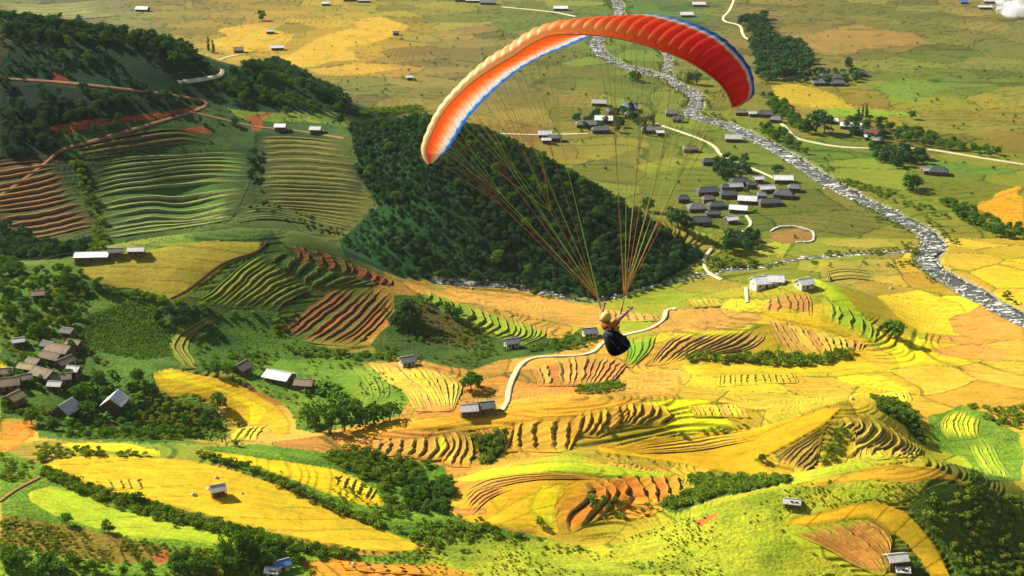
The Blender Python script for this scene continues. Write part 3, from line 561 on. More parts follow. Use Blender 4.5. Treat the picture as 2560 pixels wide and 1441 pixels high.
 ('small yellow ribs on the shoulder behind the fan hill', [(222, 200, 44), (208, 190, 44)], (66, 71, 22), (228, 210, 90), 1.2, 7, [[(2196, 984), (2216, 1012)], [(2268, 974), (2284, 1003)]]),
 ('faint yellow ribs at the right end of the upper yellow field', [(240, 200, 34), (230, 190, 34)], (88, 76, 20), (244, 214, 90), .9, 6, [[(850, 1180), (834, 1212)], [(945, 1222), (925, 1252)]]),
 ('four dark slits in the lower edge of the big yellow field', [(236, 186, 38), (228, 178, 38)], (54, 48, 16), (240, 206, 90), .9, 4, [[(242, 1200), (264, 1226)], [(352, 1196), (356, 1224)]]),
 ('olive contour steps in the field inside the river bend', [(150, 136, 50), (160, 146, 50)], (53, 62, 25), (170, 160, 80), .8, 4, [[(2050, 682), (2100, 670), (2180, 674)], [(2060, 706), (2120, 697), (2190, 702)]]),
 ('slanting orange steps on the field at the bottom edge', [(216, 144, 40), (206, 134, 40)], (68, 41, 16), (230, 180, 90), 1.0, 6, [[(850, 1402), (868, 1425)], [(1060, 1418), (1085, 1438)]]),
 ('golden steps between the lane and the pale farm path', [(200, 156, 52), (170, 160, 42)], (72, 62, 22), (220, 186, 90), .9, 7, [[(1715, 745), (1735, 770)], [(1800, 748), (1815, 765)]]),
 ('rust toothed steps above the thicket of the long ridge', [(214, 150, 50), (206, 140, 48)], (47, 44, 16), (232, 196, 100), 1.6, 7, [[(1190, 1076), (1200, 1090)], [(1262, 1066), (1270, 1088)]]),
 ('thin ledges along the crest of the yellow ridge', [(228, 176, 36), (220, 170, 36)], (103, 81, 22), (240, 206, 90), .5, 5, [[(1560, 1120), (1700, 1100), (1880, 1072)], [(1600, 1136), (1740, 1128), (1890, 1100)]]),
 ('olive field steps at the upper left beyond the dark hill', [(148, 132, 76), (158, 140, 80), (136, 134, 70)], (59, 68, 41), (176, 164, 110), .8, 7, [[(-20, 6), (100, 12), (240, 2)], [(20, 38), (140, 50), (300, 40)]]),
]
# ------------------------------------------------------------------ terraces: guide lines on the land
def resample(line, m):
    p = smooth_line(line, 4.0)
    d = np.concatenate([[0], np.cumsum(np.hypot(*np.diff(p, axis=0).T))])
    t = np.linspace(0, d[-1], m)
    return np.stack([np.interp(t, d, p[:, 0]), np.interp(t, d, p[:, 1])], 1)
TM = 33
def terrace_lines(guides, n, seed):
    """n+1 step lines (world x, y) between the guide lines, unevenly spaced and slightly wavy."""
    G = np.stack([ground(resample(g, TM))[:, :2] for g in guides])
    r = np.random.default_rng(seed)
    t = np.arange(n + 1) + (0 if n == len(G) - 1 else np.concatenate([[0], r.uniform(-.3, .3, n - 1), [0]]))
    t = t / n * (len(G) - 1)
    k = np.clip(t.astype(int), 0, len(G) - 2)
    f = (t - k)[:, None, None]
    q0, q1, q2, q3 = G[np.maximum(k - 1, 0)], G[k], G[k + 1], G[np.minimum(k + 2, len(G) - 1)]
    L = 0.5 * (2 * q1 + (q2 - q0) * f + (2 * q0 - 5 * q1 + 4 * q2 - q3) * f ** 2 + (3 * q1 - q0 - 3 * q2 + q3) * f ** 3)
    w = fbm(np.arange(TM)[None, :] * 0.33 + seed * 3.1, np.arange(n + 1)[:, None] * 0.5, seed, 2)[:, :, None]
    step = np.gradient(L, axis=0)
    return L + step * w * (0.2 if seed < 36 else 0.5)
TLINES = [terrace_lines(t[6], t[5], 31 + i) for i, t in enumerate(TERRACES)]
TOUT = [np.vstack([L[0], L[1:-1, -1], L[-1][::-1], L[1:-1, 0][::-1]]) for L in TLINES]

# ------------------------------------------------------------------ the ground: one sheet, finer where it is near and where it faces the valley
NR = 740
az = np.concatenate([np.linspace(-60, -23.2, 24)[:-1], np.linspace(-23.2, 23.2, 1130), np.linspace(23.2, 60, 24)[1:]]) * math.pi / 180
NC = len(az)
rs = np.concatenate([np.arange(60, 340, 20.0), np.arange(340, 1300, 2.0), np.arange(1300, 2700, 6.0), np.geomspace(2700, 16000, 14)])
TAN = np.tan(np.clip(az, -1.05, 1.05))
zs = np.stack([height(rs * t, rs) for t in TAN])
el = np.arctan2(zs - CAMZ, rs[None, :] / np.cos(az)[:, None]) * 1407
dens = np.abs(np.diff(el, axis=1)) / np.diff(rs)[None, :]
dens = np.minimum(np.maximum(dens, 0.035), 3.0)
dens[:, rs[:-1] < 330] = 0.02
dens[:, rs[:-1] > 2650] = 14 / 13300
kern = np.ones(25) / 25
pad = np.pad(dens, ((12, 12), (0, 0)), 'edge')
cs = np.cumsum(np.vstack([np.zeros((1, pad.shape[1])), pad]), axis=0)
dens = (cs[25:] - cs[:-25]) / 25
cum = np.concatenate([np.zeros((NC, 1)), np.cumsum(dens * np.diff(rs)[None, :], axis=1)], 1)
YR = np.stack([np.interp(np.linspace(0, cum[i, -1], NR), cum[i], rs) for i in range(NC)])
X = (TAN[:, None] * YR).ravel()
Y = YR.ravel()
Z = height(X, Y)
# fields wander a little off their drawn outlines
_fj = np.clip((Y - 780) / 150, 0, 1)
JX, JY = X + 3.0 * fbm(X / 14, Y / 14, 61, 2) + 34 * _fj * fbm(X / 60, Y / 45, 62, 3), Y + 4.0 * fbm(X / 14, Y / 14, 71, 2) + 40 * _fj * fbm(X / 60, Y / 45, 72, 3)

# mosaic of small fields: warped cells, each one crop
def mosaic(x, y, sx, sy, seed):
    wx = x + 34 * fbm(x / 90, y / 90, seed + 1, 3) + 10 * fbm(x / 25, y / 25, seed + 7, 2)
    wy = y + 30 * fbm(x / 90, y / 90, seed + 4, 3) + 8 * fbm(x / 25, y / 25, seed + 9, 2)
    gx_, gy_ = np.floor(wx / sx), np.floor(wy / sy)
    d1 = np.full(x.shape, 1e9); d2 = np.full(x.shape, 1e9)
    bx = np.zeros(x.shape); by = np.zeros(x.shape)
    for i in (-1, 0, 1):
        for j in (-1, 0, 1):
            cx, cy = gx_ + i, gy_ + j
            px, py = (cx + _hash(cx, cy, seed)) * sx, (cy + _hash(cx, cy, seed + 50)) * sy
            d = ((wx - px) / sx * 1.2) ** 2 + ((wy - py) / sy * 1.2) ** 2
            m = d < d1
            d2 = np.where(m, d1, np.minimum(d2, d))
            bx = np.where(m, px, bx); by = np.where(m, py, by)
            d1 = np.where(m, d, d1)
    return bx, by, np.sqrt(d2) - np.sqrt(d1)
far = Y > 760
bx, by, edge = mosaic(X, Y, 52.0, 46.0, 5)
b2, c2, edge2 = mosaic(X, Y, 30.0, 24.0, 25)
bx, by, edge = np.where(far, bx, b2), np.where(far, by, c2), np.where(far, edge * 46, edge2 * 26)
key = np.round(bx * 13) * 100000 + np.round(by * 13)
uk, first, inv = np.unique(key, return_index=True, return_inverse=True)
inv = inv.ravel()
ucol = crop_colour(bx[first], np.maximum(by[first], 60))
jit = rng.normal(0, 1, (len(uk), 3))
ucol = ucol * (1 + 0.17 * jit[:, :1] + 0.07 * jit) * np.where(rng.random(len(uk)) < .18, .72, 1.0)[:, None]
# colour also drifts inside a field (ripening), not only from field to field
cgx, cgy = np.arange(-1300, 1301, 26.0), np.geomspace(60, 2800, 150)
_cg = crop_colour(*[a.ravel() for a in np.meshgrid(cgx, cgy)]).reshape(len(cgy), len(cgx), 3)
def drift(x, y):
    fx = np.clip((x + 1300) / 26, 0, len(cgx) - 1.01)
    fy = np.clip(np.interp(y, cgy, np.arange(len(cgy))), 0, len(cgy) - 1.01)
    ix, iy = fx.astype(int), fy.astype(int)
    tx, ty = (fx - ix)[:, None], (fy - iy)[:, None]
    return (_cg[iy, ix] * (1 - tx) + _cg[iy, ix + 1] * tx) * (1 - ty) + (_cg[iy + 1, ix] * (1 - tx) + _cg[iy + 1, ix + 1] * tx) * ty
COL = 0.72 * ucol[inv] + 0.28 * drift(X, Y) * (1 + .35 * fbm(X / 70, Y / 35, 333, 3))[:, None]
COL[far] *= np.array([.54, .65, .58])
VEG = np.full(X.shape, 0.22)
# banks between the fields, and the stepped edges inside them
bank = (edge < np.where(far, 1.5, 1.0)) & (_hash(np.round(bx), np.round(by), 3) < 0.75)
S_ = Y / 17 + 11 * fbm(X / 190, Y / 130, 91, 3)
bands = np.abs(np.mod(S_, 1) - .5)
line = far & (bands < .055 + .03 * vnoise(X / 12, Y / 12, 45)) & (vnoise(X / 70, Y / 40, 44) > .42)
COL[bank] = COL[bank] * np.array([.36, .5, .45])
COL[line] = COL[line] * np.array([.46, .62, .52])
REG = np.zeros(X.shape, np.int32)
def paint(i, xy, name, seen, veg):
    x0, y0 = xy.min(0) - 4; x1, y1 = xy.max(0) + 4
    k = np.nonzero((X > x0) & (X < x1) & (Y > y0) & (Y < y1))[0]
    k = k[inside(JX[k], JY[k], xy)]
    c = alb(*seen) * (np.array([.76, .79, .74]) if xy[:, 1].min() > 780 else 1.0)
    v = 1 + 0.10 * fbm(X[k] / 22, Y[k] / 22, 200 + i, 2)
    col = c[None, :] * v[:, None]
    if veg < .35:      # faint stepped edges along the field
        ang = rng.uniform(-.35, .35) - .25
        q = (Y[k] * math.cos(ang) + X[k] * math.sin(ang) + 9 * fbm(X[k] / 40, Y[k] / 40, 300 + i, 2)) / 1.15
        l = (np.sin(q) > .965) & (vnoise(X[k] / 30, Y[k] / 10, 400 + i) > .42)
        col[l] *= np.array([.60, .60, .52])
        d = line_dist(X[k], Y[k], xy) if len(k) < 40000 else None
        if d is not None:
            e = d < 0.8
            col[e] *= np.array([.66, .76, .7])
    if name == 'scrub_slope' or name == 'grassy_slope' or name == 'orchard_slope':
        t1 = np.clip(vnoise(X[k] / 16, Y[k] / 16, 801) * .6 + vnoise(X[k] / 5, Y[k] / 5, 802) * .4 - .42, 0, .3)[:, None] / .3
        t2 = np.clip(vnoise(X[k] / 20, Y[k] / 13, 803) - .55, 0, .25)[:, None] / .25
        col = col * (1 - .42 * t1 * np.array([1, .75, .7])) * (1 + .28 * t2 * np.array([1, .6, .5]))
    COL[k] = col
    VEG[k] = veg
    REG[k] = i + 1
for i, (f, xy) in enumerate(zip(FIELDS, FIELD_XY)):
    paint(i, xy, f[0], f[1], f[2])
# low paddy steps that follow the lie of the land between the big terraces
name_of = np.array(['ground'] + [f[0] for f in FIELDS])[REG]
e_ = 1.5
slope = np.hypot(height(X + e_, Y) - height(X - e_, Y), height(X, Y + e_) - height(X, Y - e_)) / (2 * e_)
paddy = np.isin(name_of, ('ground', 'rice_field', 'harvested_field')) & (Y < 800) & (Y > 300) & (np.abs(az).repeat(NR) < .42)
soft = np.clip((slope - .018) / .03, 0, 1) * np.clip((vnoise(X / 45, Y / 45, 661) - .30) / .12, 0, 1) * paddy
SMOOTH = {(110, 1165): .05, (150, 1110): .2, (490, 1126): .3, (385, 935): .2, (400, 933): .2, (1500, 1115): .12, (1950, 1218): .2, (1960, 1320): 0, (860, 1080): .5, (1130, 1200): .4, (1354, 1211): 0, (1235, 1229): .2}
flat_ = np.array([1.0] + [SMOOTH.get(f[3][0], 1.0) for f in FIELDS])[REG]
soft = soft * flat_
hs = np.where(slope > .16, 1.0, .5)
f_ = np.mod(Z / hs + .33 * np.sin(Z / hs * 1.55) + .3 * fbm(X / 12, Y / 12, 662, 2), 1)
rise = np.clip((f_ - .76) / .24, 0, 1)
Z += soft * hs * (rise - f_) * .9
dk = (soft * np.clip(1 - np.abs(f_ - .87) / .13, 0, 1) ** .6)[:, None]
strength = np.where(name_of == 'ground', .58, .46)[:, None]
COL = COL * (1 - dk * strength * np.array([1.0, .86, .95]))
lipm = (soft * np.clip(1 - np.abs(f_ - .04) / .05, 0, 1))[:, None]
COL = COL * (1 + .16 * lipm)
# river and stream beds
for (nm, lb, w, _), xyz in zip(RIVERS, RIVER_XYZ):
    x0, y0 = xyz[:, :2].min(0) - 30; x1, y1 = xyz[:, :2].max(0) + 30
    k = np.nonzero((X > x0) & (X < x1) & (Y > y0) & (Y < y1))[0]
    d = line_dist(X[k], Y[k], xyz[:, :2])
    b = np.clip(1.35 - d / (w * .72), 0, 1)
    Z[k] -= 2.4 * b ** .7 * (w / 13) ** .5
    g = (d < w * .85 + 2.5 * fbm(X[k] / 9, Y[k] / 9, 12, 2)) & (d > 0)
    kk = k[g]
    COL[kk] = alb(150, 140, 112)[None] * (0.8 + .5 * vnoise(X[kk] / 3, Y[kk] / 3, 9))[:, None]
    VEG[kk] = .5
COL0 = COL.copy()
def soil_at(x, y):
    """Colour of the uncut ground sheet at the given places."""
    c = np.clip(np.searchsorted(az, np.arctan2(x, y)), 0, NC - 1)
    k = np.argmin(np.abs(YR[c] - y[:, None]), axis=1)
    return COL0.reshape(NC, NR, 3)[c, k]
# cut for the terraces, whose treads are built on their own
for (t, L, out) in zip(TERRACES, TLINES, TOUT):
    x0, y0 = out.min(0) - 4; x1, y1 = out.max(0) + 4
    k = np.nonzero((X > x0) & (X < x1) & (Y > y0) & (Y < y1))[0]
    k = k[inside(X[k], Y[k], out)]
    d = line_dist(X[k], Y[k], np.vstack([out, out[:1]]))
    Z[k] -= 0.12 + (0.5 * t[4] + 0.6) * np.clip(d / 3.0, 0, 1)
VEG4 = np.concatenate([np.clip(COL, 0.004, .85), VEG[:, None]], 1).astype(np.float32)
idx = np.arange(NC * NR).reshape(NC, NR)
quads = np.stack([idx[:-1, :-1], idx[1:, :-1], idx[1:, 1:], idx[:-1, 1:]], -1).reshape(-1, 4)
freg = REG[quads[:, 0]]
XYZ = np.stack([X, Y, Z], 1).astype(np.float32)
def sheet(name, q):
    u, iv = np.unique(q, return_inverse=True)
    q = iv.reshape(-1, 4).astype(np.int32)
    me = bpy.data.meshes.new(name)
    me.vertices.add(len(u))
    me.vertices.foreach_set('co', XYZ[u].ravel())
    me.loops.add(len(q) * 4)
    me.loops.foreach_set('vertex_index', q.ravel())
    me.polygons.add(len(q))
    me.polygons.foreach_set('loop_start', np.arange(len(q), dtype=np.int32) * 4)
    me.polygons.foreach_set('use_smooth', np.ones(len(q), bool))
    me.update()
    at = me.color_attributes.new('Col', 'FLOAT_COLOR', 'POINT')
    at.data.foreach_set('color', VEG4[u].ravel())
    me.materials.append(M_LAND)
    o = bpy.data.objects.new(name, me)
    C.objects.link(o)
    tag(o, kind='structure')
    return o
order = np.argsort(freg, kind='stable')
cuts = np.searchsorted(freg[order], np.arange(len(FIELDS) + 2))
sheet('ground', quads[order[cuts[0]:cuts[1]]])
for i, f in enumerate(FIELDS):
    q = quads[order[cuts[i + 1]:cuts[i + 2]]]
    if len(q):
        sheet(f[0], q)

# ------------------------------------------------------------------ terraces: every step a tread with its grassy bank and pale lip
def terrace(i, t, L):
    label, treads, riser, lip, A, n, _ = t
    root = empty('terrace', (0, 0, 0))
    tag(root, label, kind='structure')
    zz = height(L[..., 0], L[..., 1])
    r = np.random.default_rng(500 + i)
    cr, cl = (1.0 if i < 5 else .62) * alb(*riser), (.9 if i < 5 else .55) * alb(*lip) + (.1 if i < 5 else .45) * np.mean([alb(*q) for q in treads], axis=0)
    for k in range(n):
        a, b = L[k], L[k + 1]
        m = len(a)
        w = np.linalg.norm(b - a, axis=1)
        dirn = (b - a) / (w[:, None] + 1e-6)
        Ak = np.clip(zz[k] - zz[k + 1], .55 * A, 1.15 * A) * np.clip(w / 3.0, .3, 1.0) * r.uniform(.85, 1.15)
        q1, q2 = r.uniform(5, 13, 2)
        ends = np.clip(np.minimum(np.arange(m) / q1, np.arange(m)[::-1] / q2), 0.0, 1)
        ends = ends * ends * (3 - 2 * ends) * .94 + .06
        if k in (0, n - 1):
            Ak = Ak * .5
        Ak = Ak * ends * .85
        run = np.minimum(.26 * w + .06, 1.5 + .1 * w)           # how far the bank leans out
        lw = np.minimum((.2 if i < 5 else .12) * w, .8 if i < 5 else .4)
        off = .05 + .2 * ends
        za, zb = zz[k] - Ak / 2 + off, zz[k + 1] + Ak / 2 + off
        e = b - dirn * run[:, None]                    # brow of the bank
        li = e - dirn * lw[:, None]
        mid = (a + li) / 2
        ze = zz[k + 1] + (zz[k] - zz[k + 1]) * (run / (w + 1e-6)) + Ak / 2 + off
        zl = ze - .03
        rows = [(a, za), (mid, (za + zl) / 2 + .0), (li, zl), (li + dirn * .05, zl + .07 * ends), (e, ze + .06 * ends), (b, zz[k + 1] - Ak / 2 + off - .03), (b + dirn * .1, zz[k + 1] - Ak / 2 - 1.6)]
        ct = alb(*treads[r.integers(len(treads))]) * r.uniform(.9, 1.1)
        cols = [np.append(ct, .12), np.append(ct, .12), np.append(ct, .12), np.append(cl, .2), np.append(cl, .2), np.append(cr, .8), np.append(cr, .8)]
        V, CC = [], []
        for j_, ((xy, z), c) in enumerate(zip(rows, cols)):
            V.append(np.column_stack([xy, z]))
            cc = np.repeat(c[None], m, 0)
            cc[:, :3] *= (1 + .25 * fbm(xy[:, 0] / 6, xy[:, 1] / 6, 700 + i, 2))[:, None]
            wgt = np.clip(1 - ends * 1.2, .5 if k in (0, n - 1) and j_ < 3 else 0, .95)[:, None]
            cc[:, :3] = cc[:, :3] * (1 - wgt) + soil_at(xy[:, 0], xy[:, 1]) * wgt
            CC.append(cc)
        nr = len(rows)
        # ends and back drop below the soil
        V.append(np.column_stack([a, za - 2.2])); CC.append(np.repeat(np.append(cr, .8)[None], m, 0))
        V = np.concatenate(V); CC = np.concatenate(CC)
        F = []
        for q in range(nr - 1):
            for s in range(m - 1):
                F.append((q * m + s, q * m + s + 1, (q + 1) * m + s + 1, (q + 1) * m + s))
        for s in range(m - 1):
            F.append((nr * m + s, nr * m + s + 1, s + 1, s))
        nv = len(V)
        for s in (0, m - 1):                           # end skirts
            top = [V[q * m + s] for q in range(nr - 1)]
            base = nv
            V = np.vstack([V, [p - np.array([0, 0, 2.4]) for p in top]])
            CC = np.vstack([CC, np.column_stack([soil_at(np.array([p[0] for p in top]), np.array([p[1] for p in top])), np.full(len(top), .3)])])
            for q in range(nr - 2):
                F.append((q * m + s, (q + 1) * m + s, base + q + 1, base + q))
            nv = len(V)
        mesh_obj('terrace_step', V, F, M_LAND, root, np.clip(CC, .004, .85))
    return root
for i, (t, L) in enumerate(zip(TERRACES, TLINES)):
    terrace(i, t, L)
def water_material():
    m, n, bs = node_mat('rapids')
    pos = nn(n, 'ShaderNodeNewGeometry').outputs['Position']
    mp = nn(n, 'ShaderNodeMapping')
    mp.inputs['Rotation'].default_value = (0, 0, .7)
    mp.inputs['Scale'].default_value = (.35, 1, 1)
    n.links.new(pos, mp.inputs[0])
    f = noise_node(n, mp.outputs[0], .42, 5, .72).outputs[0]
    g = noise_node(n, pos, .06, 2, .5).outputs[0]
    s = math_node(n, 'ADD', f, math_node(n, 'MULTIPLY', math_node(n, 'SUBTRACT', g, .5), .25))
    foam = math_node(n, 'MULTIPLY', math_node(n, 'SUBTRACT', s, .555), 16, True)
    n.links.new(mix_col(n, 'MIX', foam, alb(84, 88, 80), alb(250, 246, 236)), bs.inputs['Base Color'])
    bs.inputs['Roughness'].default_value = .6
    bs.inputs['Specular IOR Level'].default_value = .15
    bp = nn(n, 'ShaderNodeBump')
    bp.inputs['Strength'].default_value = .7
    n.links.new(f, bp.inputs['Height'])
    n.links.new(bp.outputs[0], bs.inputs['Normal'])
    return m
M_WATER = water_material()

# ------------------------------------------------------------------ ribbons: roads, paths, river
def ribbon(name, xyz, width, mat, lift, label, m=5, thick=.5, wob=0.22, drop=0.0):
    p = np.asarray(xyz)[:, :2]
    d = np.concatenate([[0], np.cumsum(np.hypot(*np.diff(p, axis=0).T))])
    n = max(4, int(d[-1] / 2.5))
    t = np.linspace(0, d[-1], n)
    p = np.stack([np.interp(t, d, p[:, 0]), np.interp(t, d, p[:, 1])], 1)
    for _ in range(3):
        p[1:-1] = (p[:-2] + 2 * p[1:-1] + p[2:]) / 4
    tan = np.gradient(p, axis=0)
    tan /= np.linalg.norm(tan, axis=1)[:, None] + 1e-9
    nor = np.stack([-tan[:, 1], tan[:, 0]], 1)
    ww = width * (.84 if mat is not M_WATER else 1) * (1 + wob * fbm(t / 12, t * 0, 19, 3) * 2)
    V, F = [], []
    for j in range(m):
        f = j / (m - 1) - .5
        q = p + nor * (ww * f)[:, None]
        zz = height(q[:, 0], q[:, 1]) + lift - drop
        V.append(np.column_stack([q, zz]))
    for sgn, j in ((-1, 0), (1, m - 1)):
        q = V[j].copy(); q[:, 2] -= thick; q[:, :2] += nor * sgn * .15
        V.append(q)
    V = np.concatenate(V)
    seq = [m] + list(range(m)) + [m + 1]
    for a, b in zip(seq[:-1], seq[1:]):
        for i in range(n - 1):
            F.append((a * n + i, a * n + i + 1, b * n + i + 1, b * n + i))
    o = mesh_obj(name, V, F, mat, smooth=True)
    tag(o, label, None, None, 'structure')
    return o, p, nor, ww
M_CONC = plain('pale_concrete', alb(222, 206, 160), .9, .4, .35)
M_DIRT = plain('orange_dirt', alb(172, 116, 72), .95, .45, .25)
M_SOIL = plain('red_soil', alb(112, 58, 36), .95, .45, .4)
ROAD_OBJ = []
for nm, lb, w, k, _ in ROADS:
    xyz = ROAD_XYZ[len(ROAD_OBJ)]
    ROAD_OBJ.append(ribbon(nm, xyz, w, {'concrete': M_CONC, 'dirt': M_DIRT, 'soil': M_SOIL}[k], .34, lb))

RIV = []
for (nm, lb, w, _), xyz in zip(RIVERS, RIVER_XYZ):
    RIV.append(ribbon(nm, xyz, w * 1.25, M_WATER, .0, lb, m=5, thick=1.0, drop=.85 * (w / 13) ** .5, wob=.55))

# boulders along the river: past counting
M_ROCK = plain('river_stone', alb(226, 216, 196), .9, .35, 1.2)
def boulders():
    ico = bmesh.new()
    bmesh.ops.create_icosphere(ico, subdivisions=1, radius=1.0)
    bv = np.array([v.co[:] for v in ico.verts]); bf = np.array([[v.index for v in f.verts] for f in ico.faces])
    ico.free()
    V, F, nv = [], [], 0
    for (o, p, nor, ww), cnt, (nm, lb, w, _) in zip(RIV, (1700, 300, 260), RIVERS):
        k = rng.integers(0, len(p), cnt)
        f = rng.normal(0, .36, cnt)
        side = rng.random(cnt) < .38
        f = np.where(side, np.sign(f + 1e-6) * rng.uniform(.38, .62, cnt), f * .9)
        q = p[k] + nor[k] * (f * ww[k])[:, None] + rng.normal(0, .8, (cnt, 2))
        s = np.abs(rng.lognormal(-.75, .5, cnt)).clip(.18, .95)
        zz = height(q[:, 0], q[:, 1]) - .75 * np.clip(1.2 - np.abs(f) * 1.6, .1, 1)
        for i in range(cnt):
            v = bv * (1 + rng.uniform(-.25, .25, (len(bv), 1))) * s[i] * np.array([rng.uniform(.8, 1.5), rng.uniform(.8, 1.3), .7])
            V.append(v + np.array([q[i, 0], q[i, 1], zz[i] + .15 * s[i]]))
            F.append(bf + nv); nv += len(bv)
    o = mesh_obj('boulders', np.concatenate(V), np.concatenate(F), M_ROCK)
    tag(o, 'pale boulders lining the river and its stony side streams', 'boulders', None, 'stuff')
boulders()

# ------------------------------------------------------------------ plants
def leaf_material(name, dark, light, trans=.2):
    m = bpy.data.materials.new(name)
    m.use_nodes = True
    n = m.node_tree
    n.nodes.remove(n.nodes['Principled BSDF'])
    at = nn(n, 'ShaderNodeAttribute', attribute_name='Col').outputs['Fac']
    rnd = nn(n, 'ShaderNodeObjectInfo').outputs['Random']
    f = math_node(n, 'ADD', math_node(n, 'MULTIPLY', at, .6), math_node(n, 'MULTIPLY', rnd, .4))
    col = mix_col(n, 'MIX', f, dark, light)
    d, t = nn(n, 'ShaderNodeBsdfDiffuse'), nn(n, 'ShaderNodeBsdfTranslucent')
    n.links.new(col, d.inputs[0])
    n.links.new(mix_col(n, 'MULTIPLY', 1.0, col, (1.2, 1.1, .5)), t.inputs[0])
    mx = nn(n, 'ShaderNodeMixShader')
    mx.inputs[0].default_value = trans
    n.links.new(d.outputs[0], mx.inputs[1]); n.links.new(t.outputs[0], mx.inputs[2])
    n.links.new(mx.outputs[0], n.nodes['Material Output'].inputs[0])
    return m
L_WOOD = leaf_material('wood_foliage', (.014, .054, .026), (.084, .190, .046), .2)
L_TREE = leaf_material('tree_foliage', (.030, .095, .014), (.150, .300, .030))
L_SCRUB = leaf_material('scrub_foliage', (.120, .180, .014), (.370, .400, .040))
L_DARK = leaf_material('shrub_foliage', (.030, .085, .012), (.300, .420, .034))
M_BARK = plain('bark', alb(120, 104, 84), .95, .4, 2.0)

def leaf_cloud(r, lobes, n, size, flat=.75):
    """Leaf clumps (bent quads) through a crown made of overlapping lobes."""
    V, F, Cc = [], [], []
    wts = np.array([l[3] ** 2 for l in lobes]); wts = wts / wts.sum()
    for i in range(n):
        lx, ly, lz, lr = lobes[r.choice(len(lobes), p=wts)]
        d = r.normal(0, 1, 3); d /= np.linalg.norm(d)
        if d[2] < -.3:
            d[2] *= -.6
        rad = lr * (1 - .45 * r.random() ** 2.2) * r.uniform(.9, 1.12)
        c = np.array([lx, ly, lz]) + d * rad * np.array([1, 1, flat])
        nrm = d + r.normal(0, .55, 3); nrm /= np.linalg.norm(nrm)
        a = np.cross(nrm, r.normal(0, 1, 3)); a /= np.linalg.norm(a)
        b = np.cross(nrm, a)
        s = size * r.uniform(.6, 1.35)
        k = len(V)
        V += [c - a * s, c - b * s * .7 + nrm * s * .25, c + a * s, c + b * s * .7 + nrm * s * .25]
        F.append((k, k + 1, k + 2, k + 3))
        g = np.clip(r.normal(.5, .24), 0, 1)
        Cc += [(g, g, g, 1)] * 4
    return V, F, Cc
def mesh_data(name, V, F, mat, col=None):
    me = bpy.data.meshes.new(name)
    me.from_pydata([tuple(v) for v in V], [], F)
    me.materials.append(mat)
    if col is not None:
        at = me.color_attributes.new('Col', 'FLOAT_COLOR', 'POINT')
        at.data.foreach_set('color', np.asarray(col, np.float32).ravel())
    return me
def tube(pts_, radii, n=6):
    V, F = [], []
    pts_ = [Vector(p) for p in pts_]
    for i, (p, rr) in enumerate(zip(pts_, radii)):
        d = (pts_[min(i + 1, len(pts_) - 1)] - pts_[max(i - 1, 0)]).normalized()
        a = d.orthogonal().normalized(); b = d.cross(a)
        for k in range(n):
            t = 2 * math.pi * k / n
            V.append(p + a * math.cos(t) * rr + b * math.sin(t) * rr)
    for i in range(len(pts_) - 1):
        for k in range(n):
            F.append((i * n + k, i * n + (k + 1) % n, (i + 1) * n + (k + 1) % n, (i + 1) * n + k))
    F.append(tuple(range(n))[::-1]); F.append(tuple(range((len(pts_) - 1) * n, len(pts_) * n)))
    return V, F
def join(*parts):
    V, F = [], []
    for v, f in parts:
        k = len(V)
        V += list(v); F += [tuple(i + k for i in q) for q in f]
    return V, F
KINDS = {}
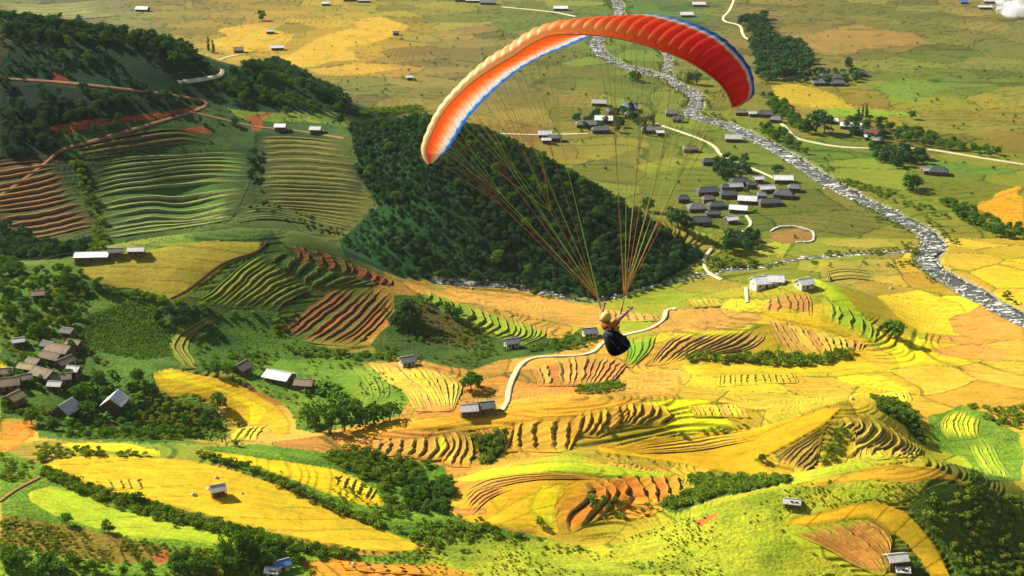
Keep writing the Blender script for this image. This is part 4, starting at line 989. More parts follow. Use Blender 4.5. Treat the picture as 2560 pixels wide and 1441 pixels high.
def make_kind(kind, seed):
    """crown mesh and trunk mesh of one plant of unit scale: metres for a plant of its natural height."""
    r = np.random.default_rng(seed)
    if kind in ('wood', 'tree'):          # 8 m broadleaf
        lobes = [(0, 0, 4.6, 2.2)] + [(1.8 * math.cos(a), 1.8 * math.sin(a), r.uniform(1.3, 5.6), r.uniform(1.2, 1.8)) for a in r.uniform(0, 6.28, 9)]
        cr = leaf_cloud(r, lobes, 340 if kind == 'tree' else 300, .52 if kind == 'tree' else .54)
        tr = join(tube([(0, 0, -1), (.1, 0, 1.6), (0, .1, 4.5)], [.28, .2, .08]), *[tube([(0, 0, 2.2), (l[0] * .8, l[1] * .8, l[2] - .3)], [.11, .04], 4) for l in lobes[1:5]])
        return mesh_data('crown', *cr[:2], L_WOOD if kind == 'wood' else L_TREE, cr[2]), mesh_data('trunk', *tr, M_BARK)
    if kind == 'column':                   # 12 m slender tree
        lobes = [(r.uniform(-.35, .35), r.uniform(-.35, .35), z, 1.25 - .06 * z) for z in np.arange(2, 11.5, 1.1)]
        cr = leaf_cloud(r, lobes, 260, .5, 1.0)
        tr = tube([(0, 0, -1), (0, 0, 5), (0, 0, 11)], [.2, .14, .04])
        return mesh_data('crown', *cr[:2], L_WOOD, cr[2]), mesh_data('trunk', *tr, M_BARK)
    if kind == 'bamboo':                   # 11 m clump of arching culms
        V, F, Cc, T = [], [], [], []
        for q in range(11):
            a = r.uniform(0, 6.28); h = r.uniform(8, 12); out = r.uniform(1.4, 3.4)
            pts_ = [(out * t ** 2.2 * math.cos(a) + .4 * math.cos(a), out * t ** 2.2 * math.sin(a) + .4 * math.sin(a), h * (t - .16 * t ** 4)) for t in np.linspace(0, 1, 6)]
            T.append(tube([(pts_[0][0], pts_[0][1], -1)] + pts_[1:], [.09, .08, .07, .06, .04, .02], 4))
            for t in np.linspace(.35, 1, 9):
                x, y, z = [np.interp(t, np.linspace(0, 1, 6), [p[k] for p in pts_]) for k in range(3)]
                v, f, c = leaf_cloud(r, [(x, y, z, .75)], 5, .42, 1)
                k = len(V); V += v; F += [tuple(i + k for i in g) for g in f]; Cc += c
        return mesh_data('crown', V, F, L_TREE, Cc), mesh_data('trunk', *join(*T), M_BARK)
    if kind == 'banana':                   # 4 m clump of long arched leaves
        V, F, Cc = [], [], []
        for q in range(16):
            a = r.uniform(0, 6.28); Lh = r.uniform(1.8, 2.8); h0 = r.uniform(1.2, 2.2)
            ox, oy = r.uniform(-.7, .7, 2)
            k = len(V); g = r.uniform(.3, 1)
            for t in np.linspace(0, 1, 5):
                rr = Lh * t; z = h0 + 1.7 * t - 1.9 * t * t
                wd = .42 * math.sin(math.pi * min(.97, t * .85 + .12))
                c, s = math.cos(a), math.sin(a)
                V += [(ox + rr * c - wd * s, oy + rr * s + wd * c, z - .12), (ox + rr * c, oy + rr * s, z), (ox + rr * c + wd * s, oy + rr * s - wd * c, z - .12)]
                Cc += [(g, g, g, 1)] * 3
            for i in range(4):
                b = k + 3 * i
                F += [(b, b + 1, b + 4, b + 3), (b + 1, b + 2, b + 5, b + 4)]
        T = join(*[tube([(x, y, -.8), (x, y, 1.9)], [.16, .1], 5) for x, y in r.uniform(-.7, .7, (5, 2))])
        return mesh_data('leaves', V, F, L_TREE, Cc), mesh_data('stem', *T, M_BARK)
    # shrubs, 2 m
    lobes = [(r.uniform(-.6, .6), r.uniform(-.6, .6), r.uniform(.5, 1.15), r.uniform(.55, .9)) for _ in range(5)]
    cr = leaf_cloud(r, lobes, 120, .27)
    tr = join(*[tube([(0, 0, -.4), (l[0] * .7, l[1] * .7, l[2])], [.06, .02], 4) for l in lobes[:3]])
    return mesh_data('crown', *cr[:2], {'scrub': L_SCRUB, 'shrub': L_DARK}[kind], cr[2]), mesh_data('stem', *tr, M_BARK)
for i, (k, cnt) in enumerate((('wood', 4), ('tree', 4), ('column', 2), ('bamboo', 2), ('banana', 2), ('scrub', 3), ('shrub', 3))):
    KINDS[k] = [make_kind(k, 100 * i + j) for j in range(cnt)]
NAT = {'wood': 7.4, 'tree': 7.4, 'column': 12, 'bamboo': 10.5, 'banana': 3.6, 'scrub': 1.9, 'shrub': 1.9}
NAME = {'wood': 'broadleaf_tree', 'tree': 'broadleaf_tree', 'column': 'slender_tree', 'bamboo': 'bamboo_clump', 'banana': 'banana_plant', 'scrub': 'shrub', 'shrub': 'shrub'}
CAT = {'wood': 'tree', 'tree': 'tree', 'column': 'tree', 'bamboo': 'bamboo', 'banana': 'banana plant', 'scrub': 'shrub', 'shrub': 'shrub'}
PROTO = {}
def plant(kind, x, y, h, label, group=None, var=None, z=None):
    var = int(rng.integers(len(KINDS[kind]))) if var is None else var
    crown, trunk = KINDS[kind][var]
    z = float(height(x, y)) if z is None else z
    r = empty(NAME[kind], (x, y, z - .05), rng.uniform(0, 6.28), label, CAT[kind], group)
    s = h / NAT[kind]
    wd = s * rng.uniform(.88, 1.15)
    r.scale = (wd, wd, s)
    for me in (trunk, crown):
        o = bpy.data.objects.new(me.name.split('.')[0], me)
        C.objects.link(o)
        o.parent = r
    PROTO.setdefault((kind, var), o)
    return r
def scatter_xy(poly_px, spacing, seed, jitter=.85, keep=None):
    """World points inside an outline, on a shaken grid."""
    xy = ground(dense(poly_px, 9.0))[:, :2]
    r = np.random.default_rng(seed)
    x0, y0 = xy.min(0); x1, y1 = xy.max(0)
    a, b = np.meshgrid(np.arange(x0, x1, spacing), np.arange(y0, y1, spacing))
    a = (a + r.uniform(-.5, .5, a.shape) * spacing * jitter).ravel(); b = (b + r.uniform(-.5, .5, b.shape) * spacing * jitter).ravel()
    m = inside(a, b, xy)
    a, b = a[m], b[m]
    if keep is not None:
        g = vnoise(a / 14, b / 14, seed + 3) * .7 + .3 * r.random(len(a)) < keep
        a, b = a[g], b[g]
    return a, b
ROADPTS = np.concatenate([r[1] for r in ROAD_OBJ])
def clear_of_roads(a, b, d=3.2):
    ok = np.ones(len(a), bool)
    for i in range(0, len(a), 2000):
        q = (a[i:i + 2000, None] - ROADPTS[None, :, 0]) ** 2 + (b[i:i + 2000, None] - ROADPTS[None, :, 1]) ** 2
        ok[i:i + 2000] = q.min(1) > d * d
    return a[ok], b[ok]

# single plants: kind; pixel of the foot on the land; height; label
SOLO = [
 ('tree', 2238, 846, 10, 'large round tree at the end of the farm knoll with a long shadow'),
 ('tree', 2222, 838, 7, 'smaller tree pressed against the large round tree on the farm knoll'),
 ('shrub', 1352, 1312, 3.2, 'lone dark bush on the golden terrace of the amphitheatre'),
 ('tree', 1178, 978, 9, 'round green tree between the ripple terraces and the pale lane'),
 ('tree', 1195, 968, 7, 'smaller tree behind the round tree beside the ripple terraces'),
 ('column', 522, 132, 17, 'tall slender tree standing above the grey lane on the dark hill'),
 ('column', 534, 134, 14, 'shorter slender tree next to the tall one on the dark hill'),
 ('wood', 200, 60, 11, 'dark bushy tree on the crest of the dark hill near a small white house'),
 ('wood', 150, 48, 8, 'small dark tree on the far crest near the top left corner'),
 ('tree', 655, 52, 14, 'single grey green tree among the far golden fields'),
 ('tree', 1592, 205, 11, 'dark tree on the riverbank under the middle of the canopy'),
 ('tree', 1580, 200, 9, 'smaller dark tree on the riverbank under the middle of the canopy'),
 ('column', 1612, 338, 14, 'tall dark tree in front of the riverside hamlet'),
 ('column', 1632, 330, 14, 'second tall dark tree beside the grey roof of the riverside hamlet'),
 ('wood', 1725, 210, 11, 'dark tree behind the right half of the canopy'),
 ('wood', 1742, 212, 13, 'taller dark tree behind the right half of the canopy'),
 ('wood', 2040, 330, 19, 'tallest dark tree beside the white roofs across the river'),
 ('wood', 2060, 335, 17, 'broad dark tree next to the tallest one across the river'),
 ('wood', 2022, 335, 13, 'lower dark tree at the left of the tall pair across the river'),
 ('column', 2145, 302, 11, 'first of three thin trees behind the white roofs across the river'),
 ('column', 2155, 301, 12, 'second of three thin trees behind the white roofs across the river'),
 ('column', 2165, 300, 13, 'third of three thin trees behind the white roofs across the river'),
 ('wood', 2122, 172, 12, 'leaning dark tree above the far dark roofed hamlet'),
 ('tree', 2278, 298, 8, 'lone bush like tree in the yellow field right of the three thin trees'),
 ('tree', 2275, 478, 13, 'dark tree in the hedgerow left of the dark hut by the road'),
 ('tree', 2292, 470, 9, 'lower tree in the hedgerow left of the dark hut by the road'),
 ('wood', 1945, 440, 9, 'slim dark tree above the white roof at the top of the village'),
 ('wood', 1695, 570, 13, 'big dark tree at the tip of the spur beside the village'),
 ('wood', 1712, 580, 11, 'rounded dark tree at the village edge below the spur'),
 ('wood', 1680, 560, 11, 'dark tree standing on the crest of the spur near the village'),
 ('wood', 1620, 530, 10, 'tree breaking the skyline of the wooded spur'),
 ('wood', 1005, 798, 10, 'left tree of the dark clump on the knoll shoulder'),
 ('wood', 1030, 800, 11, 'right tree of the dark clump on the knoll shoulder'),
 ('wood', 1015, 822, 9, 'lowest tree of the dark clump on the knoll shoulder'),
 ('wood', 990, 815, 7, 'small tree at the left foot of the dark clump on the knoll shoulder'),
 ('tree', 1140, 798, 7, 'small tree above the bramble patch'),
 ('tree', 1120, 785, 6, 'bushy small tree left of the crescent steps'),
 ('bamboo', 790, 1080, 13, 'tallest bamboo clump beside the yellow tongue'),
 ('bamboo', 825, 1085, 12, 'bamboo clump in the middle of the grove by the long ridge'),
 ('bamboo', 860, 1076, 12, 'bamboo clump near the start of the long ridge'),
 ('tree', 900, 1066, 10, 'round tree at the right of the bamboo grove'),
 ('tree', 935, 1058, 10, 'tree between the bamboo grove and the ripple terraces'),
 ('tree', 975, 1050, 9, 'last tree of the grove under the ripple terraces'),
 ('tree', 770, 1065, 9, 'tree at the back left of the bamboo grove'),
 ('tree', 845, 1050, 11, 'tree behind the bamboo grove'),
 ('tree', 885, 1040, 9, 'tree behind the right end of the bamboo grove'),
 ('bamboo', 570, 1412, 11, 'leaning bamboo clump at the lower left'),
 ('bamboo', 605, 1402, 12, 'tall bamboo clump at the lower left above the shade'),
 ('bamboo', 640, 1408, 10, 'right bamboo clump at the lower left near the blue hut'),
 ('tree', 545, 1022, 8, 'thin crowned tree on the edge of the yellow tongue'),
 ('tree', 165, 1310, 4.5, 'small tree on the green field at lower left'),
 ('tree', 270, 1330, 4.5, 'second small tree on the green field at lower left'),
 ('tree', 345, 1262, 5.5, 'round tree standing in the hedge under the big yellow field'),
 ('tree', 2440, 1215, 6.5, 'bushy tree at the right end of the orange crest'),
 ('tree', 1905, 1155, 4, 'bush at the left foot of the dark banked terraces'),
 ('bamboo', 2290, 1432, 5, 'spiky palm like clump beside the white hut at the lower right'),
 ('banana', 270, 985, 5, 'banana plant behind the white gabled house'),
 ('banana', 320, 970, 4.5, 'banana plant up the slope from the white gabled house'),
 ('banana', 345, 1000, 4.5, 'banana plant to the right of the white gabled house'),
 ('banana', 225, 1030, 5, 'banana plant between the two gabled houses'),
 ('banana', 560, 1102, 4.5, 'banana plant below the yellow tongue'),
 ('banana', 525, 1100, 4, 'banana plant left of the steps under the yellow tongue'),
 ('banana', 590, 1115, 4, 'banana plant at the end of the yellow tongue'),
 ('banana', 770, 965, 4.5, 'banana plant in front of the white barn'),
 ('banana', 815, 968, 4.5, 'banana plant right of the white barn'),
 ('tree', 30, 800, 9, 'tall tree at the left edge above the village'),
 ('tree', 70, 820, 8, 'pale green tree above the brown roofs of the village'),
 ('tree', 90, 850, 9, 'pale green tree right above the small pale hut'),
 ('tree', 165, 715, 7, 'dark tree on the slope below the long white shed'),
 ('tree', 245, 722, 6, 'tree at the lower corner of the pasture'),
 ('tree', 200, 1000, 8, 'tree between the brown roofs and the grey gabled house'),
 ('tree', 215, 1045, 8, 'tree in front of the grey gabled house'),
 ('tree', 245, 960, 7, 'tree right of the brown roofs'),
 ('tree', 345, 955, 7, 'dark tree on the grassy slope above the white gabled house'),
 ('tree', 80, 1060, 7, 'bright green tree beside the orange field at the left edge'),
 ('tree', 130, 1075, 6, 'tree below the grey gabled house'),
 ('tree', 540, 935, 6, 'tree beside the curved steps'),
 ('tree', 570, 940, 6, 'tree left of the brown hut'),
 ('tree', 180, 880, 6, 'tree at the foot of the highest brown roof'),
 ('wood', 400, 805, 7, 'left tree of the dark clump above the cornfield bend'),
 ('wood', 430, 795, 7, 'upper tree of the dark clump above the cornfield bend'),
 ('wood', 462, 800, 8, 'middle tree of the dark clump above the cornfield bend'),
 ('wood', 492, 795, 7, 'right tree of the dark clump above the cornfield bend'),
 ('wood', 448, 822, 7, 'lowest tree of the dark clump above the cornfield bend'),
 ('wood', 850, 312, 8, 'dark tree at the corner of the striped plots'),
 ('wood', 630, 420, 8, 'dark tree on the boundary between the two striped hillsides'),
 ('wood', 628, 450, 8, 'second dark tree on the boundary between the two striped hillsides'),
 ('wood', 632, 395, 7, 'topmost dark tree on the boundary between the striped hillsides'),
]
for k, u, v, h, lb in SOLO:
    p = P(u, v)
    plant(k, p.x, p.y, h, lb)

_bx, _by = scatter_xy([(190, 930), (300, 935), (390, 985), (380, 1060), (250, 1085), (120, 1080), (60, 1000), (60, 880), (160, 850)], 9.5, 777, keep=.55)
for x, y in list(zip(_bx, _by))[:26]:
    plant('banana', x, y, rng.uniform(2.6, 4.6), 'banana plant in the gardens of the left village', 'banana plants of the left village')
_bx, _by = scatter_xy([(740, 955), (850, 965), (880, 1000), (790, 1010), (745, 985)], 5.5, 778, keep=.6)
for x, y in list(zip(_bx, _by))[:12]:
    plant('banana', x, y, rng.uniform(2.6, 4.2), 'banana plant on the slope right of the white barn', 'banana plants by the white barn')
# groves: outline, kind, spacing, heights, label, group, how many as single trees (the nearest ones)
GROVES = [
 ([(1850, 60), (1910, 45), (1930, 100), (2000, 120), (2035, 165), (1985, 200), (1900, 212), (1888, 150)], 'wood', 9.5, (8, 13), 'dark tree in the grove behind the right tip of the canopy', 'trees of the grove behind the canopy'),
 ([(2165, 378), (2280, 380), (2320, 412), (2240, 420), (2175, 402)], 'wood', 7, (6, 10), 'dark tree in the clump below the red roofed house', 'trees below the red roofed house'),
 ([(2220, 320), (2300, 335), (2400, 362), (2525, 394), (2505, 402), (2350, 377), (2250, 350)], 'tree', 7, (4, 8), 'green tree in the belt along the upper side of the valley road', 'trees of the road belt'),
 ([(1905, 240), (1990, 275), (2035, 325), (2000, 335), (1945, 305)], 'tree', 7.5, (4, 8), 'green tree on the bank above the valley road', 'trees on the bank by the bridge'),
 ([(1890, 310), (1960, 335), (2000, 365), (2030, 390), (1990, 385), (1930, 350)], 'tree', 7, (4, 8), 'green tree between the river and the valley road', 'trees between river and road'),
 ([(2345, 505), (2400, 520), (2500, 560), (2570, 578), (2570, 612), (2480, 588), (2385, 542)], 'tree', 6, (4, 7), 'bushy tree in the thick hedgerow at the right edge', 'hedgerow trees at the right edge'),
 ([(1785, 415), (1850, 398), (1895, 418), (1855, 448), (1790, 452)], 'wood', 7, (6, 9), 'dark tree in the clump above the village roofs', 'trees above the village'),
 ([(1800, 610), (1860, 592), (1905, 612), (1900, 640), (1820, 640)], 'wood', 7, (6, 10), 'dark tree in the clump below the village', 'trees below the village'),
 ([(1960, 185), (2060, 180), (2160, 185), (2170, 205), (2060, 218), (1970, 210)], 'wood', 10, (5, 8), 'dark tree among the far dark roofed hamlet', 'trees of the far hamlet'),
 ([(1430, 300), (1500, 275), (1600, 270), (1640, 310), (1600, 340), (1450, 325)], 'wood', 12, (5, 9), 'dark tree among the roofs of the riverside hamlet', 'trees of the riverside hamlet'),
 ([(2090, 300), (2200, 300), (2260, 340), (2230, 370), (2130, 345)], 'wood', 10, (5, 9), 'dark tree around the white and red roofs across the river', 'trees around the red roofed house'),
]
REST = {'wood': [], 'tree': [], 'shrub': [], 'scrub': []}
n_single = len(SOLO)
for i, (poly, k, sp, hh, lb, gr) in enumerate(GROVES):
    a, b = clear_of_roads(*scatter_xy(poly, sp, 900 + i), 4.0)
    o = np.argsort(b)
    for j, q in enumerate(o):
        h = rng.uniform(*hh)
        if j < 12:
            plant(k, a[q], b[q], h, lb, gr); n_single += 1
        else:
            REST[k].append((a[q], b[q], h, ''))

# woods on the hills and looser trees on the slopes: most of them one mass
WOODS = [
 ('wood', FIELDS[0][3], 4.6, (1.5, 5), .50), ('wood', [(0, 33), (60, 45), (200, 64), (330, 89), (430, 99), (500, 140), (480, 160), (400, 135), (250, 110), (120, 100), (0, 80)], 5.6, (4, 7.5), .62),
 ('tree', FIELDS[1][3], 4.8, (2.5, 6.5), .55), ('wood', FIELDS[2][3], 5.0, (3.5, 7.5), .66),
 ('wood', [(872, 322), (1060, 295), (1180, 321), (1300, 371), (1430, 441), (1560, 511), (1640, 568), (1740, 622), (1760, 640), (1690, 688), (1640, 712), (1500, 750), (1300, 718), (1180, 706), (1190, 560), (1130, 495), (945, 518), (886, 420)], 3.5, (2.2, 5.4), .84),
 ('wood', [(938, 522), (1130, 498), (1184, 560), (1184, 700), (1100, 698), (1000, 694), (856, 612)], 3.7, (1.4, 4.4), .72),
 ('wood', [(560, 195), (620, 170), (700, 152), (790, 210), (850, 245), (890, 285), (850, 282), (780, 240), (700, 185)], 6, (6, 9), None),
 ('wood', [(140, 350), (300, 300), (480, 265), (520, 262), (620, 300), (630, 330), (560, 310), (420, 318), (300, 340), (160, 380)], 6, (3, 6), .45),
 ('tree', [(900, 330), (1060, 300), (1180, 325), (1300, 375), (1430, 445), (1560, 515), (1640, 572), (1740, 626), (1690, 686), (1500, 745), (1300, 714), (1190, 690), (1100, 520), (940, 500)], 17, (5.5, 8.5), .6),
 ('tree', [(0, 45), (200, 70), (330, 95), (430, 105), (540, 190), (530, 235), (250, 205), (0, 190)], 17, (6, 10), .6),
 ('wood', FIELDS[7][3], 6, (5, 8), None),
 ('tree', [(0, 660), (200, 676), (240, 720), (200, 800), (170, 850), (0, 860)], 5.5, (2, 6), .6),
 ('tree', [(0, 860), (60, 900), (250, 900), (380, 960), (540, 1030), (560, 1090), (400, 1100), (150, 1095), (85, 1040), (0, 1030)], 4.6, (1.6, 5), .55),
 ('tree', [(330, 735), (430, 755), (480, 765), (540, 785), (470, 820), (420, 780)], 5, (2, 5), .55),
 ('tree', [(0, 1395), (150, 1412), (300, 1418), (440, 1412), (540, 1400), (660, 1360), (760, 1405), (720, 1441), (0, 1441)], 4.2, (3, 6), .75),
 ('tree', [(1000, 1195), (1125, 1195), (1140, 1262), (1100, 1292), (1005, 1270)], 3.6, (2.5, 5), None),
]
WOOD_AT = ['on the dark hill', 'along the crest of the dark hill', 'on the lower hill by the grey lane', 'below the dirt road on the dark hill', 'on the wooded spur', 'on the open flank of the wooded spur', 'on the hill edge above the golden fields', 'under the hairpin track', 'standing out of the wood on the spur', 'standing out of the bushes on the dark hill', 'at the left edge below the red terraces', 'on the slope below the long white shed', 'in the gardens of the left village', 'above the cornfield', 'in the shaded thicket along the bottom left edge', 'in the hollow left of the amphitheatre']
assert len(WOOD_AT) == len(WOODS)
for i, (k, poly, sp, hh, keep) in enumerate(WOODS):
    a, b = clear_of_roads(*scatter_xy(poly, sp, 1000 + i, keep=keep), 3.5)
    for x, y in zip(a, b):
        REST[k].append((x, y, rng.uniform(*hh), WOOD_AT[i]))
SHRUBS = [   # kind, outline, spacing, heights, share kept
 ('shrub', [(110, 1172), (200, 1208), (320, 1248), (450, 1283), (560, 1312), (700, 1345), (820, 1376), (900, 1380), (890, 1392), (800, 1392), (680, 1364), (540, 1332), (430, 1305), (300, 1268), (180, 1228), (100, 1190)], 1.7, (1.2, 2.7), .8),
 ('shrub', [(480, 1128), (580, 1152), (700, 1195), (780, 1235), (880, 1278), (965, 1312), (960, 1325), (860, 1290), (760, 1245), (640, 1185), (520, 1150)], 1.8, (1.0, 2.5), .62),
 ('shrub', [(780, 1100), (900, 1120), (1000, 1150), (1110, 1165), (1130, 1200), (1000, 1195), (960, 1240), (900, 1190), (800, 1140)], 2.3, (1.0, 3.0), .5),
 ('shrub', [(960, 1240), (1060, 1290), (1180, 1315), (1340, 1345), (1500, 1380), (1200, 1400), (1050, 1360), (960, 1320), (880, 1285)], 2.2, (.9, 2.7), .52),
 ('scrub', [(900, 1390), (1050, 1375), (1200, 1335), (1390, 1358), (1500, 1392), (1600, 1332), (1720, 1294), (1800, 1256), (1900, 1240), (2069, 1196), (2200, 1208), (2320, 1216), (2290, 1240), (2130, 1256), (1980, 1290), (1960, 1330), (2060, 1385), (2150, 1441), (1100, 1441)], 1.5, (.3, .9), .40),
 ('shrub', [(1060, 1441), (1050, 1380), (1200, 1340), (1390, 1360), (1500, 1395), (1700, 1320), (1960, 1340), (2060, 1385), (2150, 1441)], 3.2, (.7, 1.7), .2),
 ('shrub', [(2275, 1255), (2335, 1228), (2422, 1208), (2500, 1242), (2560, 1252), (2600, 1441), (2400, 1441), (2335, 1340)], 2.6, (1.2, 2.8), .5),
 ('scrub', [(2275, 1255), (2335, 1228), (2422, 1208), (2500, 1242), (2560, 1252), (2560, 1441), (2400, 1441), (2335, 1340)], 2.6, (1.0, 2.4), .5),
 ('shrub', [(1720, 1192), (1850, 1192), (1985, 1200), (1900, 1224), (1780, 1244), (1690, 1278), (1645, 1262), (1735, 1227)], 2.1, (1.5, 3.0), None),
 ('shrub', [(1705, 895), (1800, 888), (1950, 885), (2050, 894), (2110, 876), (2140, 876), (2090, 906), (1990, 917), (1850, 907), (1720, 905)], 2.4, (1.8, 3.6), None),
 ('shrub', [(1180, 1085), (1260, 1080), (1262, 1110), (1240, 1150), (1205, 1158)], 2.4, (1.5, 3.0), .8),
 ('shrub', [(2180, 990), (2240, 1000), (2290, 1035), (2310, 1080), (2330, 1112), (2305, 1112), (2260, 1065), (2200, 1025)], 2.4, (1.2, 2.6), .7),
 ('shrub', [(2070, 1074), (2105, 1070), (2125, 1086), (2102, 1110), (2092, 1150), (2060, 1166), (2042, 1160), (2066, 1120)], 1.9, (1.0, 2.4), None),
 ('scrub', [(0, 700), (200, 690), (240, 740), (200, 800), (230, 880), (380, 940), (540, 1030), (560, 1090), (400, 1100), (150, 1095), (85, 1040), (0, 1030)], 2.8, (.7, 2.2), .5),
 ('scrub', [(0, 1300), (440, 1370), (740, 1400), (700, 1441), (0, 1441)], 2.6, (.7, 1.8), .5),
 ('scrub', [(110, 1185), (450, 1295), (820, 1385), (900, 1388), (1060, 1375), (960, 1325), (850, 1290), (640, 1215), (800, 1105), (1100, 1165), (1140, 1250), (1240, 1320), (1480, 1385), (1050, 1400), (850, 1400), (560, 1350), (300, 1285)], 2.6, (.6, 1.7), .4),
 ('scrub', [(330, 950), (420, 995), (540, 1030), (560, 1090), (400, 1100), (330, 1085)], 1.9, (1.0, 2.2), .75),
 ('scrub', [(0, 1130), (90, 1160), (180, 1208), (100, 1215), (0, 1200)], 2.0, (.8, 2.0), .5),
 ('shrub', [(0, 1300), (440, 1365), (640, 1352), (740, 1395), (640, 1420), (440, 1412), (300, 1420), (0, 1395)], 2.1, (.5, 1.5), .45),
 ('scrub', [(420, 1380), (560, 1370), (740, 1392), (800, 1441), (480, 1441)], 2.0, (1.0, 2.6), .55),
 ('shrub', [(960, 760), (1060, 735), (1140, 770), (1200, 820), (1240, 870), (1180, 920), (1040, 900), (960, 880), (930, 860)], 3.2, (.8, 2.0), .45),
 ('shrub', [(700, 870), (850, 880), (980, 885), (1000, 905), (860, 900), (740, 890)], 2.8, (1.2, 2.6), .6),
 ('shrub', [(490, 860), (560, 880), (700, 880), (860, 900), (980, 890), (860, 935), (700, 925), (560, 930), (480, 920)], 3.4, (.8, 2.2), .4),
 ('shrub', [(1390, 850), (1440, 828), (1500, 830), (1530, 850), (1450, 870), (1330, 880), (1250, 895)], 2.6, (1.2, 2.6), .6),
 ('shrub', [(1440, 970), (1540, 955), (1560, 970), (1500, 985), (1440, 985)], 2.2, (1.2, 2.4), .6),
 ('shrub', [(1700, 1090), (1850, 1060), (1870, 1070), (1780, 1090), (1710, 1102)], 2.2, (1.0, 2.2), .7),
 ('shrub', [(1500, 1070), (1600, 1062), (1610, 1080), (1520, 1090)], 2.4, (1.0, 2.0), .5),
 ('shrub', [(1300, 870), (1000, 910), (1000, 890), (1200, 900)], 3, (1, 2.2), .5),
 ('shrub', [(1480, 1240), (1560, 1260), (1650, 1270), (1640, 1300), (1540, 1330), (1440, 1345), (1480, 1300)], 2.2, (1.0, 2.4), .33),
 ('shrub', [(2380, 1010), (2560, 1020), (2560, 1075), (2480, 1060), (2420, 1050)], 2.6, (1.0, 2.4), .6),
 ('shrub', [(80, 1110), (180, 1118), (280, 1130), (400, 1140), (300, 1140), (170, 1140), (90, 1160)], 2.2, (1, 2.2), .6),
 ('shrub', [(245, 505), (262, 590), (270, 620), (230, 640), (235, 560), (185, 430), (165, 400), (200, 400)], 3.5, (2, 4), .8),
 ('shrub', [(430, 748), (560, 780), (690, 790), (760, 775), (690, 835), (680, 800), (540, 800)], 2.8, (1, 2.4), .6),
 ('shrub', [(235, 715), (330, 730), (430, 752), (520, 770), (430, 765), (320, 748), (240, 735)], 2.6, (1.5, 3.2), .8),
 ('shrub', [(2010, 655), (2200, 660), (2290, 655), (2290, 668), (2150, 672), (2010, 668)], 4, (1.0, 2.2), .5),
 ('shrub', [(1780, 645), (1890, 655), (1880, 672), (1770, 664)], 3.2, (1.5, 3.2), .8),
 ('shrub', [(2100, 445), (2200, 470), (2290, 510), (2400, 545), (2380, 555), (2270, 520), (2160, 478), (2080, 455)], 4.2, (1.5, 3), .6),
 ('shrub', [(700, 600), (860, 612), (1000, 680), (860, 632), (760, 612)], 3, (1, 2), .3),
 ('shrub', [(620, 520), (660, 500), (780, 545), (870, 590), (780, 575), (680, 540)], 3, (1, 2.2), .5),
 ('shrub', [(880, 280), (1050, 268), (1060, 285), (900, 292)], 4, (2, 4.5), .8),
]
SHRUB_AT = ['in the hedge below the big yellow field', 'in the hedge above the big yellow field', 'in the thicket under the long ridge', 'in the thicket below the amphitheatre', 'on the lime green near ridge', 'scattered over the lime green near ridge', 'on the dark slope at the lower right', 'among the dark bushes of the lower right slope', 'in the thicket behind the near ridge', 'in the gully hedge under the ochre terraces', 'in the thicket in the notch of the long ridge', 'on the shaded back of the fan hill', 'between the two terraced flanks of the fan hill', 'among the gardens of the left village', 'in the weeds along the bottom left edge', 'along the hedges around the big yellow field', 'on the bushy slope below the white gabled house', 'at the left edge above the green field', 'on the brown field at the lower left', 'around the bamboo at the lower left', 'around the bramble patch', 'under the red earth terraces', 'on the grass behind the white barn', 'around the grey roofed huts', 'below the orange brown crescents', 'under the lemon yellow steps', 'below the golden terraces', 'along the slope above the ripple terraces', 'between the amphitheatre banks', 'behind the small dome at the right edge', 'along the upper edge of the big yellow field', 'in the gully between the striped hillsides', 'under the yellow green terraces', 'along the lower edge of the hill pasture', 'along the stony side stream', 'at the foot of the spur by the bent path', 'on the bank right of the river', 'on the knoll crest', 'at the foot of the striped plots', 'at the top of the wooded spur']
assert len(SHRUB_AT) == len(SHRUBS)
for i, (k, poly, sp, hh, keep) in enumerate(SHRUBS):
    a, b = clear_of_roads(*scatter_xy(poly, sp, 1200 + i, keep=keep), 2.2)
    for x, y in zip(a, b):
        REST[k].append((x, y, rng.uniform(*hh), SHRUB_AT[i]))
# tufts on the grassy slopes, rows in the cornfield, growth along the river banks
for i, f in enumerate(FIELDS):
    if f[0] in ('grassy_slope', 'bramble_patch') and i < 22:
        a, b = clear_of_roads(*scatter_xy(f[3], 3.0, 1500 + i, keep=.42), 2.0)
        REST['shrub' if i % 2 else 'scrub'] += [(x, y, rng.uniform(.35, 1.2), '') for x, y in zip(a, b)]
    if f[0] == 'cornfield':
        a, b = scatter_xy(f[3], 1.5, 1600, .35)
        REST['shrub'] += [(x, y, rng.uniform(.7, 1.2), '') for x, y in zip(a, b)]
for (o, p, nor, ww), share in zip(RIV, (.75, .5, .6)):
    for i in range(0, len(p)):
        for sgn in (-1, 1):
            if vnoise(np.array(i / 9.0), np.array(sgn * 3.0), 55) < share * .62:
                q = p[i] + nor[i] * sgn * ww[i] * rng.uniform(.62, 1.25) + rng.normal(0, 1, 2)
                REST['shrub' if rng.random() < .8 else 'tree'].append((q[0], q[1], rng.uniform(.9, 2.6), ''))
# stray bushes on the field banks of the far valley
for i in range(420):
    x, y = rng.uniform(-200, 560), rng.uniform(760, 1500)
    REST['tree'].append((x, y, rng.uniform(1.2, 3.0), ''))

